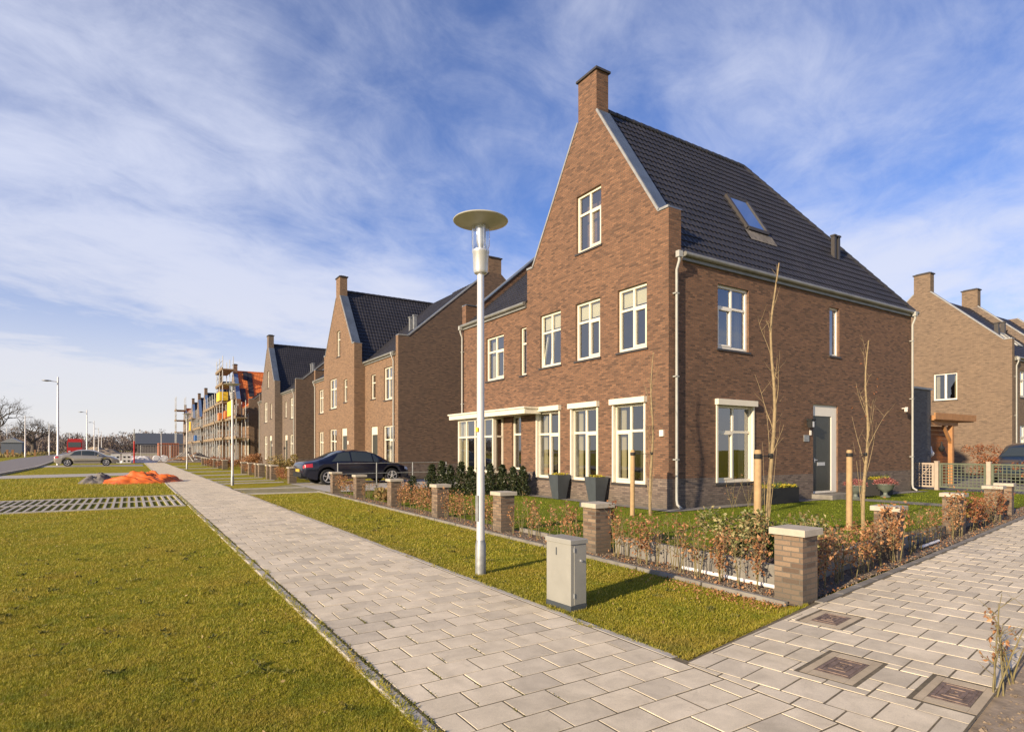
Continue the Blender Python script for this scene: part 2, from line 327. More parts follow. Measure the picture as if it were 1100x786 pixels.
# ------------------------------------------------------------------ mesh helpers
def top_of(o):
    while o.parent: o = o.parent
    return o
class MB:
    def __init__(s): s.v = []; s.f = []
    def add(s, vs, fs):
        k = len(s.v); s.v += [tuple(p) for p in vs]; s.f += [tuple(i+k for i in f) for f in fs]; return s
    def box(s, a, b):
        x0, y0, z0 = (min(a[i], b[i]) for i in range(3)); x1, y1, z1 = (max(a[i], b[i]) for i in range(3))
        return s.add([(x0,y0,z0),(x1,y0,z0),(x1,y1,z0),(x0,y1,z0),(x0,y0,z1),(x1,y0,z1),(x1,y1,z1),(x0,y1,z1)],
                     [(3,2,1,0),(4,5,6,7),(0,1,5,4),(1,2,6,5),(2,3,7,6),(3,0,4,7)])
    def obox(s, c, size, m):   # oriented box
        vs = [m @ Vector((dx*size[0]/2, dy*size[1]/2, dz*size[2]/2)) + Vector(c) for dz in (-1, 1) for dx, dy in ((-1,-1),(1,-1),(1,1),(-1,1))]
        return s.add(vs, [(3,2,1,0),(4,5,6,7),(0,1,5,4),(1,2,6,5),(2,3,7,6),(3,0,4,7)])
    def bar(s, p, q, w, h=None):
        h = h or w; p = Vector(p); q = Vector(q); d = q-p; m = d.to_track_quat('Z', 'Y').to_matrix()
        return s.obox((p+q)/2, (w, h, d.length), m)
    def prism(s, poly, z0, z1, cham=0.0):
        n = len(poly)
        if cham:
            c = (sum(p[0] for p in poly)/n, sum(p[1] for p in poly)/n)
            def ins(p):
                dx, dy = c[0]-p[0], c[1]-p[1]; l = math.hypot(dx, dy) or 1; return (p[0]+dx/l*cham*1.3, p[1]+dy/l*cham*1.3)
            vs = [(p[0], p[1], z0) for p in poly]+[(p[0], p[1], z1-cham) for p in poly]+[(*ins(p), z1) for p in poly]
            fs = [tuple(range(2*n, 3*n))]
            for r in range(2):
                for i in range(n): j = (i+1) % n; fs.append((r*n+i, r*n+j, (r+1)*n+j, (r+1)*n+i))
            return s.add(vs, fs)
        vs = [(p[0], p[1], z0) for p in poly]+[(p[0], p[1], z1) for p in poly]
        fs = [tuple(range(n, 2*n)), tuple(reversed(range(n)))]+[(i, (i+1) % n, n+(i+1) % n, n+i) for i in range(n)]
        return s.add(vs, fs)
    def tube(s, pts, rad, n=8, cap=True):
        pts = [Vector(p) for p in pts]; rad = rad if isinstance(rad, (list, tuple)) else [rad]*len(pts)
        vs = []; up = None
        for i, p in enumerate(pts):
            d = (pts[min(i+1, len(pts)-1)]-pts[max(i-1, 0)]).normalized()
            if up is None: up = Vector((0, 0, 1)) if abs(d.z) < 0.9 else Vector((1, 0, 0))
            a = d.cross(up).normalized(); b = d.cross(a).normalized(); up = -b if False else up
            for k in range(n):
                t = 2*PI*k/n; vs.append(p+(a*math.cos(t)+b*math.sin(t))*rad[i])
        fs = [(r*n+k, r*n+(k+1) % n, (r+1)*n+(k+1) % n, (r+1)*n+k) for r in range(len(pts)-1) for k in range(n)]
        if cap: fs += [tuple(reversed(range(n))), tuple(range((len(pts)-1)*n, len(pts)*n))]
        return s.add(vs, fs)
    def lathe(s, prof, c=(0, 0, 0), n=24):
        vs = []; 
        for r, z in prof:
            for k in range(n): t = 2*PI*k/n; vs.append((c[0]+r*math.cos(t), c[1]+r*math.sin(t), c[2]+z))
        fs = [(r*n+k, r*n+(k+1) % n, (r+1)*n+(k+1) % n, (r+1)*n+k) for r in range(len(prof)-1) for k in range(n)]
        fs += [tuple(reversed(range(n))), tuple(range((len(prof)-1)*n, len(prof)*n))]
        return s.add(vs, fs)
    def leaf(s, c, size, rng, up=0.0, w=0.6):
        th = rng.uniform(0, 2*PI); ph = math.asin(rng.uniform(-1, 1))*(1-up)+up*rng.uniform(0.2, 1.3)
        d = Vector((math.cos(th)*math.cos(ph), math.sin(th)*math.cos(ph), math.sin(ph)))
        e = d.cross(Vector((rng.uniform(-1, 1), rng.uniform(-1, 1), rng.uniform(-1, 1)))).normalized()
        c = Vector(c); nn = d.cross(e)*size*0.12
        return s.add([c, c+d*size*0.5+e*size*w*0.5+nn, c+d*size, c+d*size*0.5-e*size*w*0.5+nn], [(0, 1, 2, 3)])
    def build(s, name, mat, parent=None, smooth=False):
        me = bpy.data.meshes.new(name)
        off = top_of(parent).location if parent is not None else Vector((0, 0, 0))
        vs = [(p[0]-off.x, p[1]-off.y, p[2]-off.z) for p in s.v] if off.length else s.v
        me.from_pydata(vs, [], s.f); me.update()
        if mat is not None: me.materials.append(mat)
        if smooth:
            me.polygons.foreach_set('use_smooth', [True]*len(me.polygons))
            if smooth != 'all':
                me.set_sharp_from_angle(angle=R(40))
        o = bpy.data.objects.new(name, me); COL.objects.link(o)
        if parent is not None: o.parent = parent
        return o
def tag(o, label=None, cat=None, group=None, kind=None):
    if label: o['label'] = label
    if cat: o['category'] = cat
    if group: o['group'] = group
    if kind: o['kind'] = kind
    return o
def thing(name, loc, label, cat, group=None):
    o = bpy.data.objects.new(name, None); COL.objects.link(o); o.location = loc; o.empty_display_size = 0.2
    return tag(o, label, cat, group)
def kids(o): return [c for c in bpy.data.objects if c.parent == o]
def dup(o, loc=None, rz=None, scale=None, label=None, group=None, parent=None, tree=None):
    if tree is None:
        tree = {}
        for c in bpy.data.objects:
            if c.parent: tree.setdefault(c.parent.name, []).append(c)
    c = o.copy(); COL.objects.link(c)
    if parent is not None: c.parent = parent
    if loc is not None: c.location = loc
    if rz is not None: c.rotation_euler = (0, 0, rz)
    if scale is not None: c.scale = (scale,)*3
    if label: c['label'] = label
    if group: c['group'] = group
    for ch in tree.get(o.name, []): dup(ch, parent=c, tree=tree)
    return c
def struct(name, mb, mat, smooth=False): return tag(mb.build(name, mat, None, smooth), kind='structure')

class Face:   # a wall plane: coordinates a (along), z (up), d (depth inwards)
    def __init__(s, kind, pos): s.k = kind; s.p = pos
    def pt(s, a, z, d=0.0):
        if s.k == 'W': return (s.p+d, a, z)
        if s.k == 'E': return (s.p-d, a, z)
        if s.k == 'S': return (a, s.p+d, z)
        return (a, s.p-d, z)
    def box(s, mb, a0, z0, d0, a1, z1, d1): mb.box(s.pt(a0, z0, d0), s.pt(a1, z1, d1))
def wall(face, outline, holes, mb=None, reveal=0.14):
    """outline: list of (a,z) loop; holes: rectangles (a0,a1,z0,z1)"""
    mb = mb or MB()
    loops = [[Vector((a, z, 0)) for a, z in outline]]
    for a0, a1, z0, z1 in holes:
        loops.append([Vector((a0, z0, 0)), Vector((a0, z1, 0)), Vector((a1, z1, 0)), Vector((a1, z0, 0))])
    flat = [p for l in loops for p in l]
    tris = tessellate_polygon(loops)
    out = []
    for t in tris:
        a, b, c = (flat[i] for i in t)
        cr = (b.x-a.x)*(c.y-a.y)-(b.y-a.y)*(c.x-a.x)
        if abs(cr) < 1e-9: continue
        ccw = cr > 0
        want = face.k in ('S', 'E')   # outward normal for (a,z) ccw: S -> -y ok, E: ok
        out.append(t if ccw == want else (t[0], t[2], t[1]))
    mb.add([face.pt(p.x, p.y) for p in flat], out)
    for a0, a1, z0, z1 in holes:
        ring = [(a0, z0), (a1, z0), (a1, z1), (a0, z1)]
        vs = [face.pt(a, z) for a, z in ring]+[face.pt(a, z, reveal) for a, z in ring]
        mb.add(vs, [(i, (i+1) % 4, 4+(i+1) % 4, 4+i) for i in range(4)])
    return mb
def notched(a0, a1, z0, base_notches, ztop_pts):
    """bottom edge at z0 with notches down/up: base_notches = [(a0,a1,zn)] ; ztop_pts = points after reaching a1 going back to a0"""
    pts = [(a0, z0)]
    for n0, n1, zn in sorted(base_notches): pts += [(n0, z0), (n0, zn), (n1, zn), (n1, z0)]
    pts.append((a1, z0)); pts += ztop_pts
    return pts

def window(parent, face, a0, a1, z0, z1, style='cross', flip=False, shutter=False, blind=False, curtain=True, sill=True, dep=0.07, mat='frame', tilt=False):
    """cross window: frame (the part), pane, sill, shutter box and curtain below it"""
    fm = MB(); W = a1-a0; H = z1-z0; t = 0.065 if W > 0.8 else 0.05
    d0, d1 = dep, dep+0.07
    B = lambda mb, A0, Z0, A1, Z1, D0=d0, D1=d1: face.box(mb, A0, Z0, D0, A1, Z1, D1)
    B(fm, a0, z0, a0+t, z1); B(fm, a1-t, z0, a1, z1); B(fm, a0+t, z1-t, a1-t, z1); B(fm, a0+t, z0, a1-t, z0+t*1.2)
    tr = z0+H*0.66; mid = (a0+a1)/2; e = 0.008
    if style == 'cross':
        B(fm, mid-0.03, z0+t, mid+0.03, z1-t, d0+e, d1-e); B(fm, a0+t, tr-0.03, mid-0.03, tr+0.03, d0+e, d1-e); B(fm, mid+0.03, tr-0.03, a1-t, tr+0.03, d0+e, d1-e)
        c0, c1 = (mid+0.03, a1-t) if flip else (a0+t, mid-0.03); q = 0.045; zb = z0+t*1.2
        if not tilt:
            for x in ((c0, zb, c0+q, tr-0.03), (c1-q, zb, c1, tr-0.03), (c0+q, tr-0.03-q, c1-q, tr-0.03), (c0+q, zb, c1-q, zb+q)): B(fm, *x, d0-0.012, d1-0.02)
        else:
            # an inward-tilted casement: hinged at the bottom
            ht = tr-0.03-zb
            for s_, (x0, x1) in enumerate(((c0, c0+q), (c1-q, c1))): fm.bar(face.pt((x0+x1)/2, zb, d0+0.03), face.pt((x0+x1)/2, zb+ht, d0+0.2), q, 0.05)
            fm.bar(face.pt(c0, zb+ht, d0+0.2), face.pt(c1, zb+ht, d0+0.2), 0.05, q)
    elif style == 'tall':
        B(fm, a0+t, tr-0.03, a1-t, tr+0.03, d0+e, d1-e)
    elif style == 'wide':
        for k in (1, 2, 3): x = a0+W*k/4; B(fm, x-0.028, z0+t, x+0.028, z1-t, d0+e, d1-e)
        for k in range(4): B(fm, a0+W*k/4+0.03, tr-0.03, a0+W*(k+1)/4-0.03, tr+0.03, d0+e, d1-e)
    elif style == 'double':
        B(fm, mid-0.05, z0+t, mid+0.05, z1-t, d0+e, d1-e)
    elif style == 'plain': pass
    w = fm.build('window', M[mat], parent)
    pm = MB(); g = d0+0.04
    pm.add([face.pt(a0+t*.5, z0+t*.5, g), face.pt(a1-t*.5, z0+t*.5, g), face.pt(a1-t*.5, z1-t*.5, g), face.pt(a0+t*.5, z1-t*.5, g)], [(0, 1, 2, 3) if face.k in 'SE' else (3, 2, 1, 0)])
    pm.build('pane', M['glass'], w)
    if sill:
        sm = MB(); face.box(sm, a0-0.05, z0-0.055, -0.035, a1+0.05, z0-0.004, dep+0.02); sm.build('sill', M['dark_trim'], w)
    if shutter:
        sm = MB(); face.box(sm, a0-0.05, z1+0.003, -0.11, a1+0.05, z1+0.15, 0.10)
        face.box(sm, a0-0.012, z0+0.01, -0.03, a0+0.045, z1, 0.06); face.box(sm, a1-0.045, z0+0.01, -0.03, a1+0.012, z1, 0.06)
        sm.build('shutter_box', M[mat], w)
    if blind:
        bm_ = MB(); face.box(bm_, a0+t, tr+0.10, g+0.07, a1-t, z1-t, g+0.075); bm_.build('blind', M['blind'], w)
    if curtain:
        cm = MB(); nseg = 10; cw = W*0.17
        for x0 in (a0+0.03, a1-0.03-cw):
            cm = MB()
            vs = []
            for k in range(nseg+1):
                aa = x0+cw*k/nseg; dd = g+0.16+0.025*math.sin(k*2.1); vs += [face.pt(aa, z0+0.05, dd), face.pt(aa, z1-0.05, dd)]
            cm.add(vs, [(2*k, 2*k+2, 2*k+3, 2*k+1) for k in range(nseg)])
            cm.build('curtain', M['curtain'], w)
    return w

def tiles(O, U, V, vmax, ext, course=0.26, tw=0.18, sub=6, amp=0.011, lip=0.024):
    """interlocking pantiles as real relief. O origin at eave, U along, V up the slope, ext(v)->(umin,umax)"""
    O = Vector(O); U = Vector(U).normalized(); V = Vector(V).normalized(); Nn = U.cross(V).normalized()
    if Nn.z < 0: Nn = -Nn
    mb = MB(); vv = []; ff = []
    nrow = int(math.ceil(vmax/course)); 
    lo = min(ext(0)[0], ext(vmax)[0]); hi = max(ext(0)[1], ext(vmax)[1]); step = tw/sub; nc = int((hi-lo)/step)+2
    prev = None
    for r in range(nrow):
        for e, h in ((0, lip), (1, 0.0)):
            v = min(vmax, (r+e)*course); u0, u1 = ext(v)
            row = []
            for k in range(nc):
                u = lo+k*step; ph = (k % sub)/sub
                hh = h+amp*(math.sin(2*PI*ph)+0.35*math.sin(4*PI*ph))+amp
                uc = min(max(u, u0), u1)
                row.append(len(vv)); vv.append(O+U*uc+V*v+Nn*hh)
            if prev:
                a = prev
                for k in range(nc-1): ff.append((a[k], a[k+1], row[k+1], row[k]))
            prev = row
    mb.add(vv, ff)
    bx = MB(); return mb
def ridge_caps(p, q, r=0.085, step=0.32):
    p = Vector(p); q = Vector(q); d = (q-p); n = max(1, int(d.length/step)); mb = MB()
    for k in range(n):
        a = p+d*(k/n); b = p+d*((k+1.12)/n); mb.tube([a, b], [r*1.1, r*0.92], 10)
    return mb

# ------------------------------------------------------------------ the ground
g = MB(); S = 1500
def gridsheet(x0, x1, y0, y1, nx, ny, fz):
    mb = MB(); vs = [(x0+(x1-x0)*i/nx, y0+(y1-y0)*j/ny, fz(x0+(x1-x0)*i/nx, y0+(y1-y0)*j/ny)) for j in range(ny+1) for i in range(nx+1)]
    mb.add(vs, [(j*(nx+1)+i, j*(nx+1)+i+1, (j+1)*(nx+1)+i+1, (j+1)*(nx+1)+i) for j in range(ny) for i in range(nx)]); return mb
g.add([(-S, -S, 0), (S, -S, 0), (S, S, 0), (-S, S, 0)], [(0, 1, 2, 3)])
struct('ground', g, M['grass'])
def sheet(name, poly, z, mat): mb = MB(); mb.add([(x, y, z) for x, y in poly], [tuple(range(len(poly)))]); return struct(name, mb, mat)

SL = math.atan(0.1587); ca, sa = math.cos(SL), math.sin(SL)     # direction of the side street
def side_y(x): return 2.76+(x-3.19)*0.178 if x < 5.3 else 3.20+(x-5.4)*0.1575
# garden lawn behind the hedge
sheet('garden_lawn', [(5.75, 3.68), (24.4, 6.7), (24.4, 10.1), (10.9, 10.1), (10.9, 20.3), (5.9, 20.3)], 0.012, M['lawn'])
sheet('hedge_bed', [(5.14, 3.22), (24.3, 6.18), (24.3, 6.60), (5.80, 3.72), (5.92, 20.2), (5.42, 20.2)], 0.016, M['soil'])
sheet('planting_bed', [(5.8, 3.80), (13.0, 4.90), (12.9, 5.2), (7.2, 4.75), (6.3, 6.3), (5.8, 6.6)], 0.020, M['soil'])
sheet('house_footpath', [(10.45, 9.6), (23.2, 9.6), (23.2, 10.05), (10.89, 10.05), (10.89, 16.0), (10.45, 16.0)], 0.024, M['concrete'])
sheet('garden_path', [(17.3, 5.4), (18.15, 5.55), (18.15, 9.6), (17.3, 9.6)], 0.022, M['concrete'])
sheet('sandy_verge', [(1.0, 0.9), (3.1, 1.4), (3.6, 1.5), (6.2, 1.95), (8.4, 2.35), (30, 5.9), (30, 1.5), (3.0, -3.0), (1.0, -3)], 0.004, M['sand'])
sheet('parking_drive', [(5.7, 20.4), (5.7, 27.1), (20, 27.1), (20, 20.75), (10.9, 20.7)], 0.014, M['concrete_lt'])
sheet('far_parking_drive', [(24.5, 6.8), (60, 12.0), (60, 12.0), (38, 12.0), (38, 22), (24.6, 22)], 0.008, M['concrete'])
sheet('road', [(-6.4, 30), (-6.4, 60), (-7.6, 84), (-10.5, 130), (-13.4, 212), (-25, 420), (-30, 420), (-19.5, 212), (-16.0, 130), (-13.5, 96), (-13.3, 60), (-13.3, 20), (-6.4, 20)], 0.010, M['asphalt'])
# kerb of the road: a real step
kb = MB(); pts = [(-6.32, 20), (-6.32, 60), (-7.5, 84), (-10.4, 130), (-13.3, 212)]
for a, b in zip(pts, pts[1:]): kb.bar((a[0], a[1], 0.05), (b[0], b[1], 0.05), 0.14, 0.14)
struct('road_kerb', kb, M['concrete_lt'])
sheet('car_access_strip', [(-6.3, 38.4), (1.25, 40.6), (1.25, 45.2), (-6.3, 43.2)], 0.010, M['concrete_lt'])
sheet('car_stand', [(-6.4, 62.5), (1.0, 62.5), (1.0, 69), (-6.6, 69)], 0.010, M['concrete_lt'])
sheet('building_site_ground', [(-2.0, 77), (10.5, 77), (10.5, 200), (-6, 200)], 0.006, M['sand'])
sheet('far_field', [(-300, 230), (300, 230), (300, 600), (-300, 600)], 0.004, M['sand'])

# ---- paving: every slab its own chamfered block
def clip(poly, a, b, c):       # keep a*x+b*y<=c
    out = []
    for i, p in enumerate(poly):
        q = poly[(i+1) % len(poly)]; fp = a*p[0]+b*p[1]-c; fq = a*q[0]+b*q[1]-c
        if fp <= 0: out.append(p)
        if (fp < 0 < fq) or (fq < 0 < fp): t = fp/(fp-fq); out.append((p[0]+(q[0]-p[0])*t, p[1]+(q[1]-p[1])*t))
    return out
def area(p): return 0.5*abs(sum(p[i][0]*p[(i+1) % len(p)][1]-p[(i+1) % len(p)][0]*p[i][1] for i in range(len(p))))
PAVE_Z = 0.030
def lay(mb, poly, rg, x=None):
    if len(poly) < 3 or area(poly) < 0.0012: return
    z = PAVE_Z+rg.uniform(-0.0016, 0.0016)
    k = len(mb.v); mb.prism(poly, 0.002, z, 0.0025)
    tx, ty = rg.uniform(-.006, .006), rg.uniform(-.006, .006); cx = sum(p[0] for p in poly)/len(poly); cy = sum(p[1] for p in poly)/len(poly)
    for i in range(k+len(poly), len(mb.v)): p = mb.v[i]; mb.v[i] = (p[0], p[1], p[2]+tx*(p[0]-cx)+ty*(p[1]-cy))
rg = random.Random(3)
pave = MB(); TW, TD, J = 0.295, 0.236, 0.0052
y = -1.6; row = 0
nx, ny_ = -sa, ca
while y < 76.5:
    off = (0 if row % 2 else -TW/2)
    j = J if y < 30 else 0.003
    x = 1.335+off
    while x < 3.10:
        x0, x1 = max(1.335, x), min(3.105, x+TW)
        if x1-x0 > 0.03:
            jj = rg.uniform(-0.003, 0.003)
            p = [(x0+j+jj*0.4, y+j), (x1-j, y+j+jj*0.2), (x1-j, y+TD-j), (x0+j, y+TD-j)]
            lay(pave, p, rg)
        x += TW
    y += TD; row += 1
struct('main_pavement', pave, M['slab'])
# edging stones
ed = MB(); y = -1.5
while y < 76:
    ed.prism([(1.258, y+0.004), (1.318, y+0.004), (1.318, y+0.976), (1.258, y+0.976)], 0.0, 0.029+rg.uniform(-.002, .002), 0.004); y += 0.98
y = 2.85
while y < 76:
    if not (20.6 < y < 24.2): ed.prism([(3.118, y+0.004), (3.178, y+0.004), (3.178, y+0.976), (3.118, y+0.976)], 0.0, 0.031+rg.uniform(-.002, .002), 0.003)
    y += 0.98
struct('pavement_edging', ed, M['concrete_lt'])
sheet('pavement_bedding', [(1.262, -1.6), (3.172, -1.6), (3.172, 76.5), (1.262, 76.5)], 0.0275, M['joint'])
# side pavement, in its own frame: s along, t across (t=0 on the garden edge, negative to the street)
O2 = (5.4, 3.20)
def s2w(s, t): return (O2[0]+s*ca-t*sa, O2[1]+s*sa+t*ca)
covers = [((4.97, 2.79), 0.54, 0.36, 0.33, 0.20), ((3.93, 2.135), 0.60, 0.36, 0.36, 0.21), ((4.06, 1.545), 0.56, 0.34, 0.33, 0.20)]
cst = []
for (cx, cy), L_, W_, l_, w_ in covers:
    dx, dy = cx-O2[0], cy-O2[1]; s0, t0 = dx*ca+dy*sa, -dx*sa+dy*ca; cst.append((s0-L_/2, s0+L_/2, t0-W_/2, t0+W_/2))
def cut(rects, c):
    out = []
    for s0, s1, t0, t1 in rects:
        a0, a1, b0, b1 = c
        if s1 <= a0 or s0 >= a1 or t1 <= b0 or t0 >= b1: out.append((s0, s1, t0, t1)); continue
        if s0 < a0: out.append((s0, a0, t0, t1))
        if s1 > a1: out.append((a1, s1, t0, t1))
        m0, m1 = max(s0, a0), min(s1, a1)
        if t0 < b0: out.append((m0, m1, t0, b0))
        if t1 > b1: out.append((m0, m1, b1, t1))
    return out
side = MB(); RD, CW = 0.298, 0.243
s = -2.9; row = 0
edge_n = (0.178/math.hypot(1, .178), 1/math.hypot(1, .178))
while s < 26:
    t = -1.575+(0 if row % 2 else -CW/2)
    while t < -0.09 if s > -0.05 else t < 0.4:
        tmax = -0.095 if s > -0.05 else 0.45
        t0, t1 = max(-1.575, t), min(t+CW, tmax)
        if t1-t0 > 0.03:
            rects = [(s, s+RD, t0, t1)]
            for c in cst: rects = cut(rects, c)
            for r_ in rects:
                j = J
                if r_[1]-r_[0] < 0.03 or r_[3]-r_[2] < 0.03: continue
                p = [s2w(r_[0]+j, r_[2]+j), s2w(r_[1]-j, r_[2]+j), s2w(r_[1]-j, r_[3]-j), s2w(r_[0]+j, r_[3]-j)]
                p = clip(p, -1, 0, -3.118)                       # right of the main path
                if len(p) > 2 and s < 0: p = clip(p, -0.178, 1, 2.74-3.19*0.178)    # below the lawn edge
                lay(side, p, rg)
        t += CW
    s += RD; row += 1
struct('side_pavement', side, M['slab'])
ed = MB(); s = 0.0
while s < 26:
    ed.prism([s2w(s+.004, -0.085), s2w(s+.49, -0.085), s2w(s+.49, -0.01), s2w(s+.004, -0.01)], 0.0, 0.037, 0.005); s += 0.494
struct('side_pavement_edging', ed, M['concrete'])
bp = [(3.11, 2.745), (5.4, 3.18), s2w(26, 0.0), s2w(26, -1.58), s2w(-2.2, -1.58), (3.11, 1.22)]
sheet('side_pavement_bedding', bp, 0.0272, M['joint'])
clabs = ['small rusty inspection cover nearest the corner brick pillar', 'rusty square-patterned inspection cover in the middle of the paving, the middle one of three', 'dark inspection cover sunk beside the bare soil edge']
for i, ((cx, cy), L_, W_, l_, w_) in enumerate(covers):
    dx, dy = cx-O2[0], cy-O2[1]; s0, t0 = dx*ca+dy*sa, -dx*sa+dy*ca
    th = thing('inspection_cover', (cx, cy, 0.0), clabs[i], 'manhole cover', 'covers set in the side pavement')
    fr = MB(); q = lambda a, b, c, d: [s2w(s0+a, t0+c), s2w(s0+b, t0+c), s2w(s0+b, t0+d), s2w(s0+a, t0+d)]
    zt = 0.028
    g_ = 0.022
    for a in (q(-L_/2+g_, L_/2-g_, -W_/2+g_, -w_/2-.004), q(-L_/2+g_, L_/2-g_, w_/2+.004, W_/2-g_), q(-L_/2+g_, -l_/2-.004, -w_/2-.004, w_/2+.004), q(l_/2+.004, L_/2-g_, -w_/2-.004, w_/2+.004)):
        fr.prism(a, 0.0, zt, 0.002)
    fr.build('surround', M['frame_slab'], th)
    ld = MB(); ld.prism(q(-l_/2, l_/2, -w_/2, w_/2), 0.0, zt+0.001, 0.003)
    for k in (0.86, 0.5, 0.22):
        a, b = l_/2*k, w_/2*k
        for r_ in ((-a, a, -b, -b+.014), (-a, a, b-.014, b), (-a, -a+.014, -b+.014, b-.014), (a-.014, a, -b+.014, b-.014)): ld.prism(q(*r_), zt, zt+0.006)
    ld.build('lid', M['rust'], th)
# grass-crete strip left: concrete ladders in the turf
gc = MB()
for yy in (17.55, 19.55, 21.6):
    gc.box((-7.2, yy-0.05, 0), (1.2, yy+0.05, 0.03))
xx = -7.2
while xx < 1.15:
    for a, b in ((17.62, 19.48), (19.62, 21.53)):
        gc.box((xx, a, 0), (xx+0.055, b, 0.028))
    xx += 0.17
struct('grass_paver_strip', gc, M['concrete_lt'])
gc = MB()
for (y0, y1) in ((20.9, 21.15), (23.75, 24.0)): gc.prism([(3.19, y0), (5.6, y0-.3), (5.6, y1-.3), (3.19, y1)], 0, 0.028)
for (y0, w) in ((27.6, .45), (29.6, .4), (32.6, .45), (37.2, 0.8), (43.5, 0.7), (51, 0.8), (60, 0.8)): gc.prism([(3.19, y0), (5.75, y0+.2), (5.75, y0+w+.2), (3.19, y0+w)], 0, 0.028)
struct('verge_paver_strips', gc, M['concrete_lt'])
sheet('drive_apron', [(3.19, 21.2), (5.7, 20.9), (5.7, 26.0), (4.6, 24.6), (3.19, 23.7)], 0.008, plain('worn_sandy_turf', (0.22, 0.19, 0.09), 1.0, 0, 0.35, 3, 0.6))
# border kerb between verge and hedge bed
kb = MB(); yy = 3.3
while yy < 20.1:
    xk = 5.10+(yy-3.2)*0.0185; kb.prism([(xk, yy), (xk+0.05, yy), (xk+0.068, yy+0.96), (xk+0.018, yy+0.96)], 0, 0.045, 0.004); yy += 0.985
struct('verge_kerb', kb, M['concrete'])

exec_later = []

# ------------------------------------------------------------------ houses
ZP, ZE, ZSH = 0.75, 6.22, 7.28      # top of the dark plinth, eaves, shoulders
def hole_split(holes):
    """holes crossing the plinth line become notches"""
    wh, notch_up, notch_dn = [], [], []
    for a0, a1, z0, z1 in holes:
        if z0 < ZP: notch_up.append((a0, a1, z1)); notch_dn.append((a0, a1, z0))
        else: wh.append((a0, a1, z0, z1))
    return wh, notch_up, notch_dn
def facade(root, face, a0, a1, top, holes, wmat, pmat='plinth', z_low=0.0, wmb=None, pmb=None):
    """top: (a,z) points from the upper right corner back to the upper left one"""
    wh, up, dn = hole_split(holes)
    wall(face, notched(a0, a1, ZP, up, top), wh, wmb)
    # reveals of the notches
    for (n0, n1, zt), (_, _, zb) in zip(up, dn):
        vs = [face.pt(*p) for p in ((n0, zb), (n0, zt), (n1, zt), (n1, zb))]+[face.pt(*p, 0.14) for p in ((n0, zb), (n0, zt), (n1, zt), (n1, zb))]
        wmb.add(vs, [(i, i+1, 5+i, 4+i) for i in range(3)]+([(3, 0, 4, 7)] if zb > 0.3 else []))
    pl = [(a0, z_low), (a1, z_low), (a1, ZP)]
    for n0, n1, zb in sorted(dn, reverse=True): pl += [(n1, ZP), (n1, max(zb, z_low+0.02)), (n0, max(zb, z_low+0.02)), (n0, ZP)]
    pl.append((a0, ZP)); wall(face, pl, [], pmb)
def quad(mb, *p): mb.add(list(p), [tuple(range(len(p)))])
def gable_top(yc, a0, a1, zpk, hw=0.4, zsh=ZSH): return [(a1, zsh), (a1-0.33, zsh), (yc+hw, zpk), (yc-hw, zpk), (a0+0.33, zsh), (a0, zsh)]
def coping(root, gx, th, pts, kind='W', mat='zinc', edge=0.05):
    """pts: (a,z) top line of the parapet; th: its thickness"""
    mb = MB(); em = MB()
    def P(a, z, d): return (gx+d, a, z) if kind == 'W' else (a, gx+d, z) if kind == 'S' else (a, gx-d, z)
    for (a0, z0), (a1, z1) in zip(pts, pts[1:]):
        n = Vector((-(z1-z0), a1-a0)).normalized()
        if n.y < 0: n = -n
        t = 0.035
        vs = [P(a0, z0, 0.03), P(a1, z1, 0.03), P(a1, z1, th+0.03), P(a0, z0, th+0.03)]
        vt = [P(a0+n.x*t, z0+n.y*t, 0.03), P(a1+n.x*t, z1+n.y*t, 0.03), P(a1+n.x*t, z1+n.y*t, th+0.03), P(a0+n.x*t, z0+n.y*t, th+0.03)]
        F6 = [(3,2,1,0),(4,5,6,7),(0,1,5,4),(1,2,6,5),(2,3,7,6),(3,0,4,7)]
        mb.add(vs+vt, F6)
        t0, t1 = -0.015, 0.045
        vs = [P(a0+n.x*t0, z0+n.y*t0, -0.025), P(a1+n.x*t0, z1+n.y*t0, -0.025), P(a1+n.x*t0, z1+n.y*t0, 0.027), P(a0+n.x*t0, z0+n.y*t0, 0.027)]
        vt = [P(a0+n.x*t1, z0+n.y*t1, -0.025), P(a1+n.x*t1, z1+n.y*t1, -0.025), P(a1+n.x*t1, z1+n.y*t1, 0.027), P(a0+n.x*t1, z0+n.y*t1, 0.027)]
        em.add(vs+vt, F6)
    c = mb.build('coping', M[mat], root); em.build('coping_edge', M['zinc_edge'], c); return c
def chimney(root, x0, x1, y0, y1, z0, z1, mat, capped=True):
    mb = MB(); mb.box((x0, y0, z0), (x1, y1, z1)); c = mb.build('chimney', M[mat], root)
    cm = MB(); cm.box((x0-.05, y0-.05, z1), (x1+.05, y1+.05, z1+.06)); cm.box((x0+.06, y0+.06, z1+.06), (x1-.06, y1-.06, z1+.11)); cm.build('chimney_cap', M['dark_trim'], c); return c
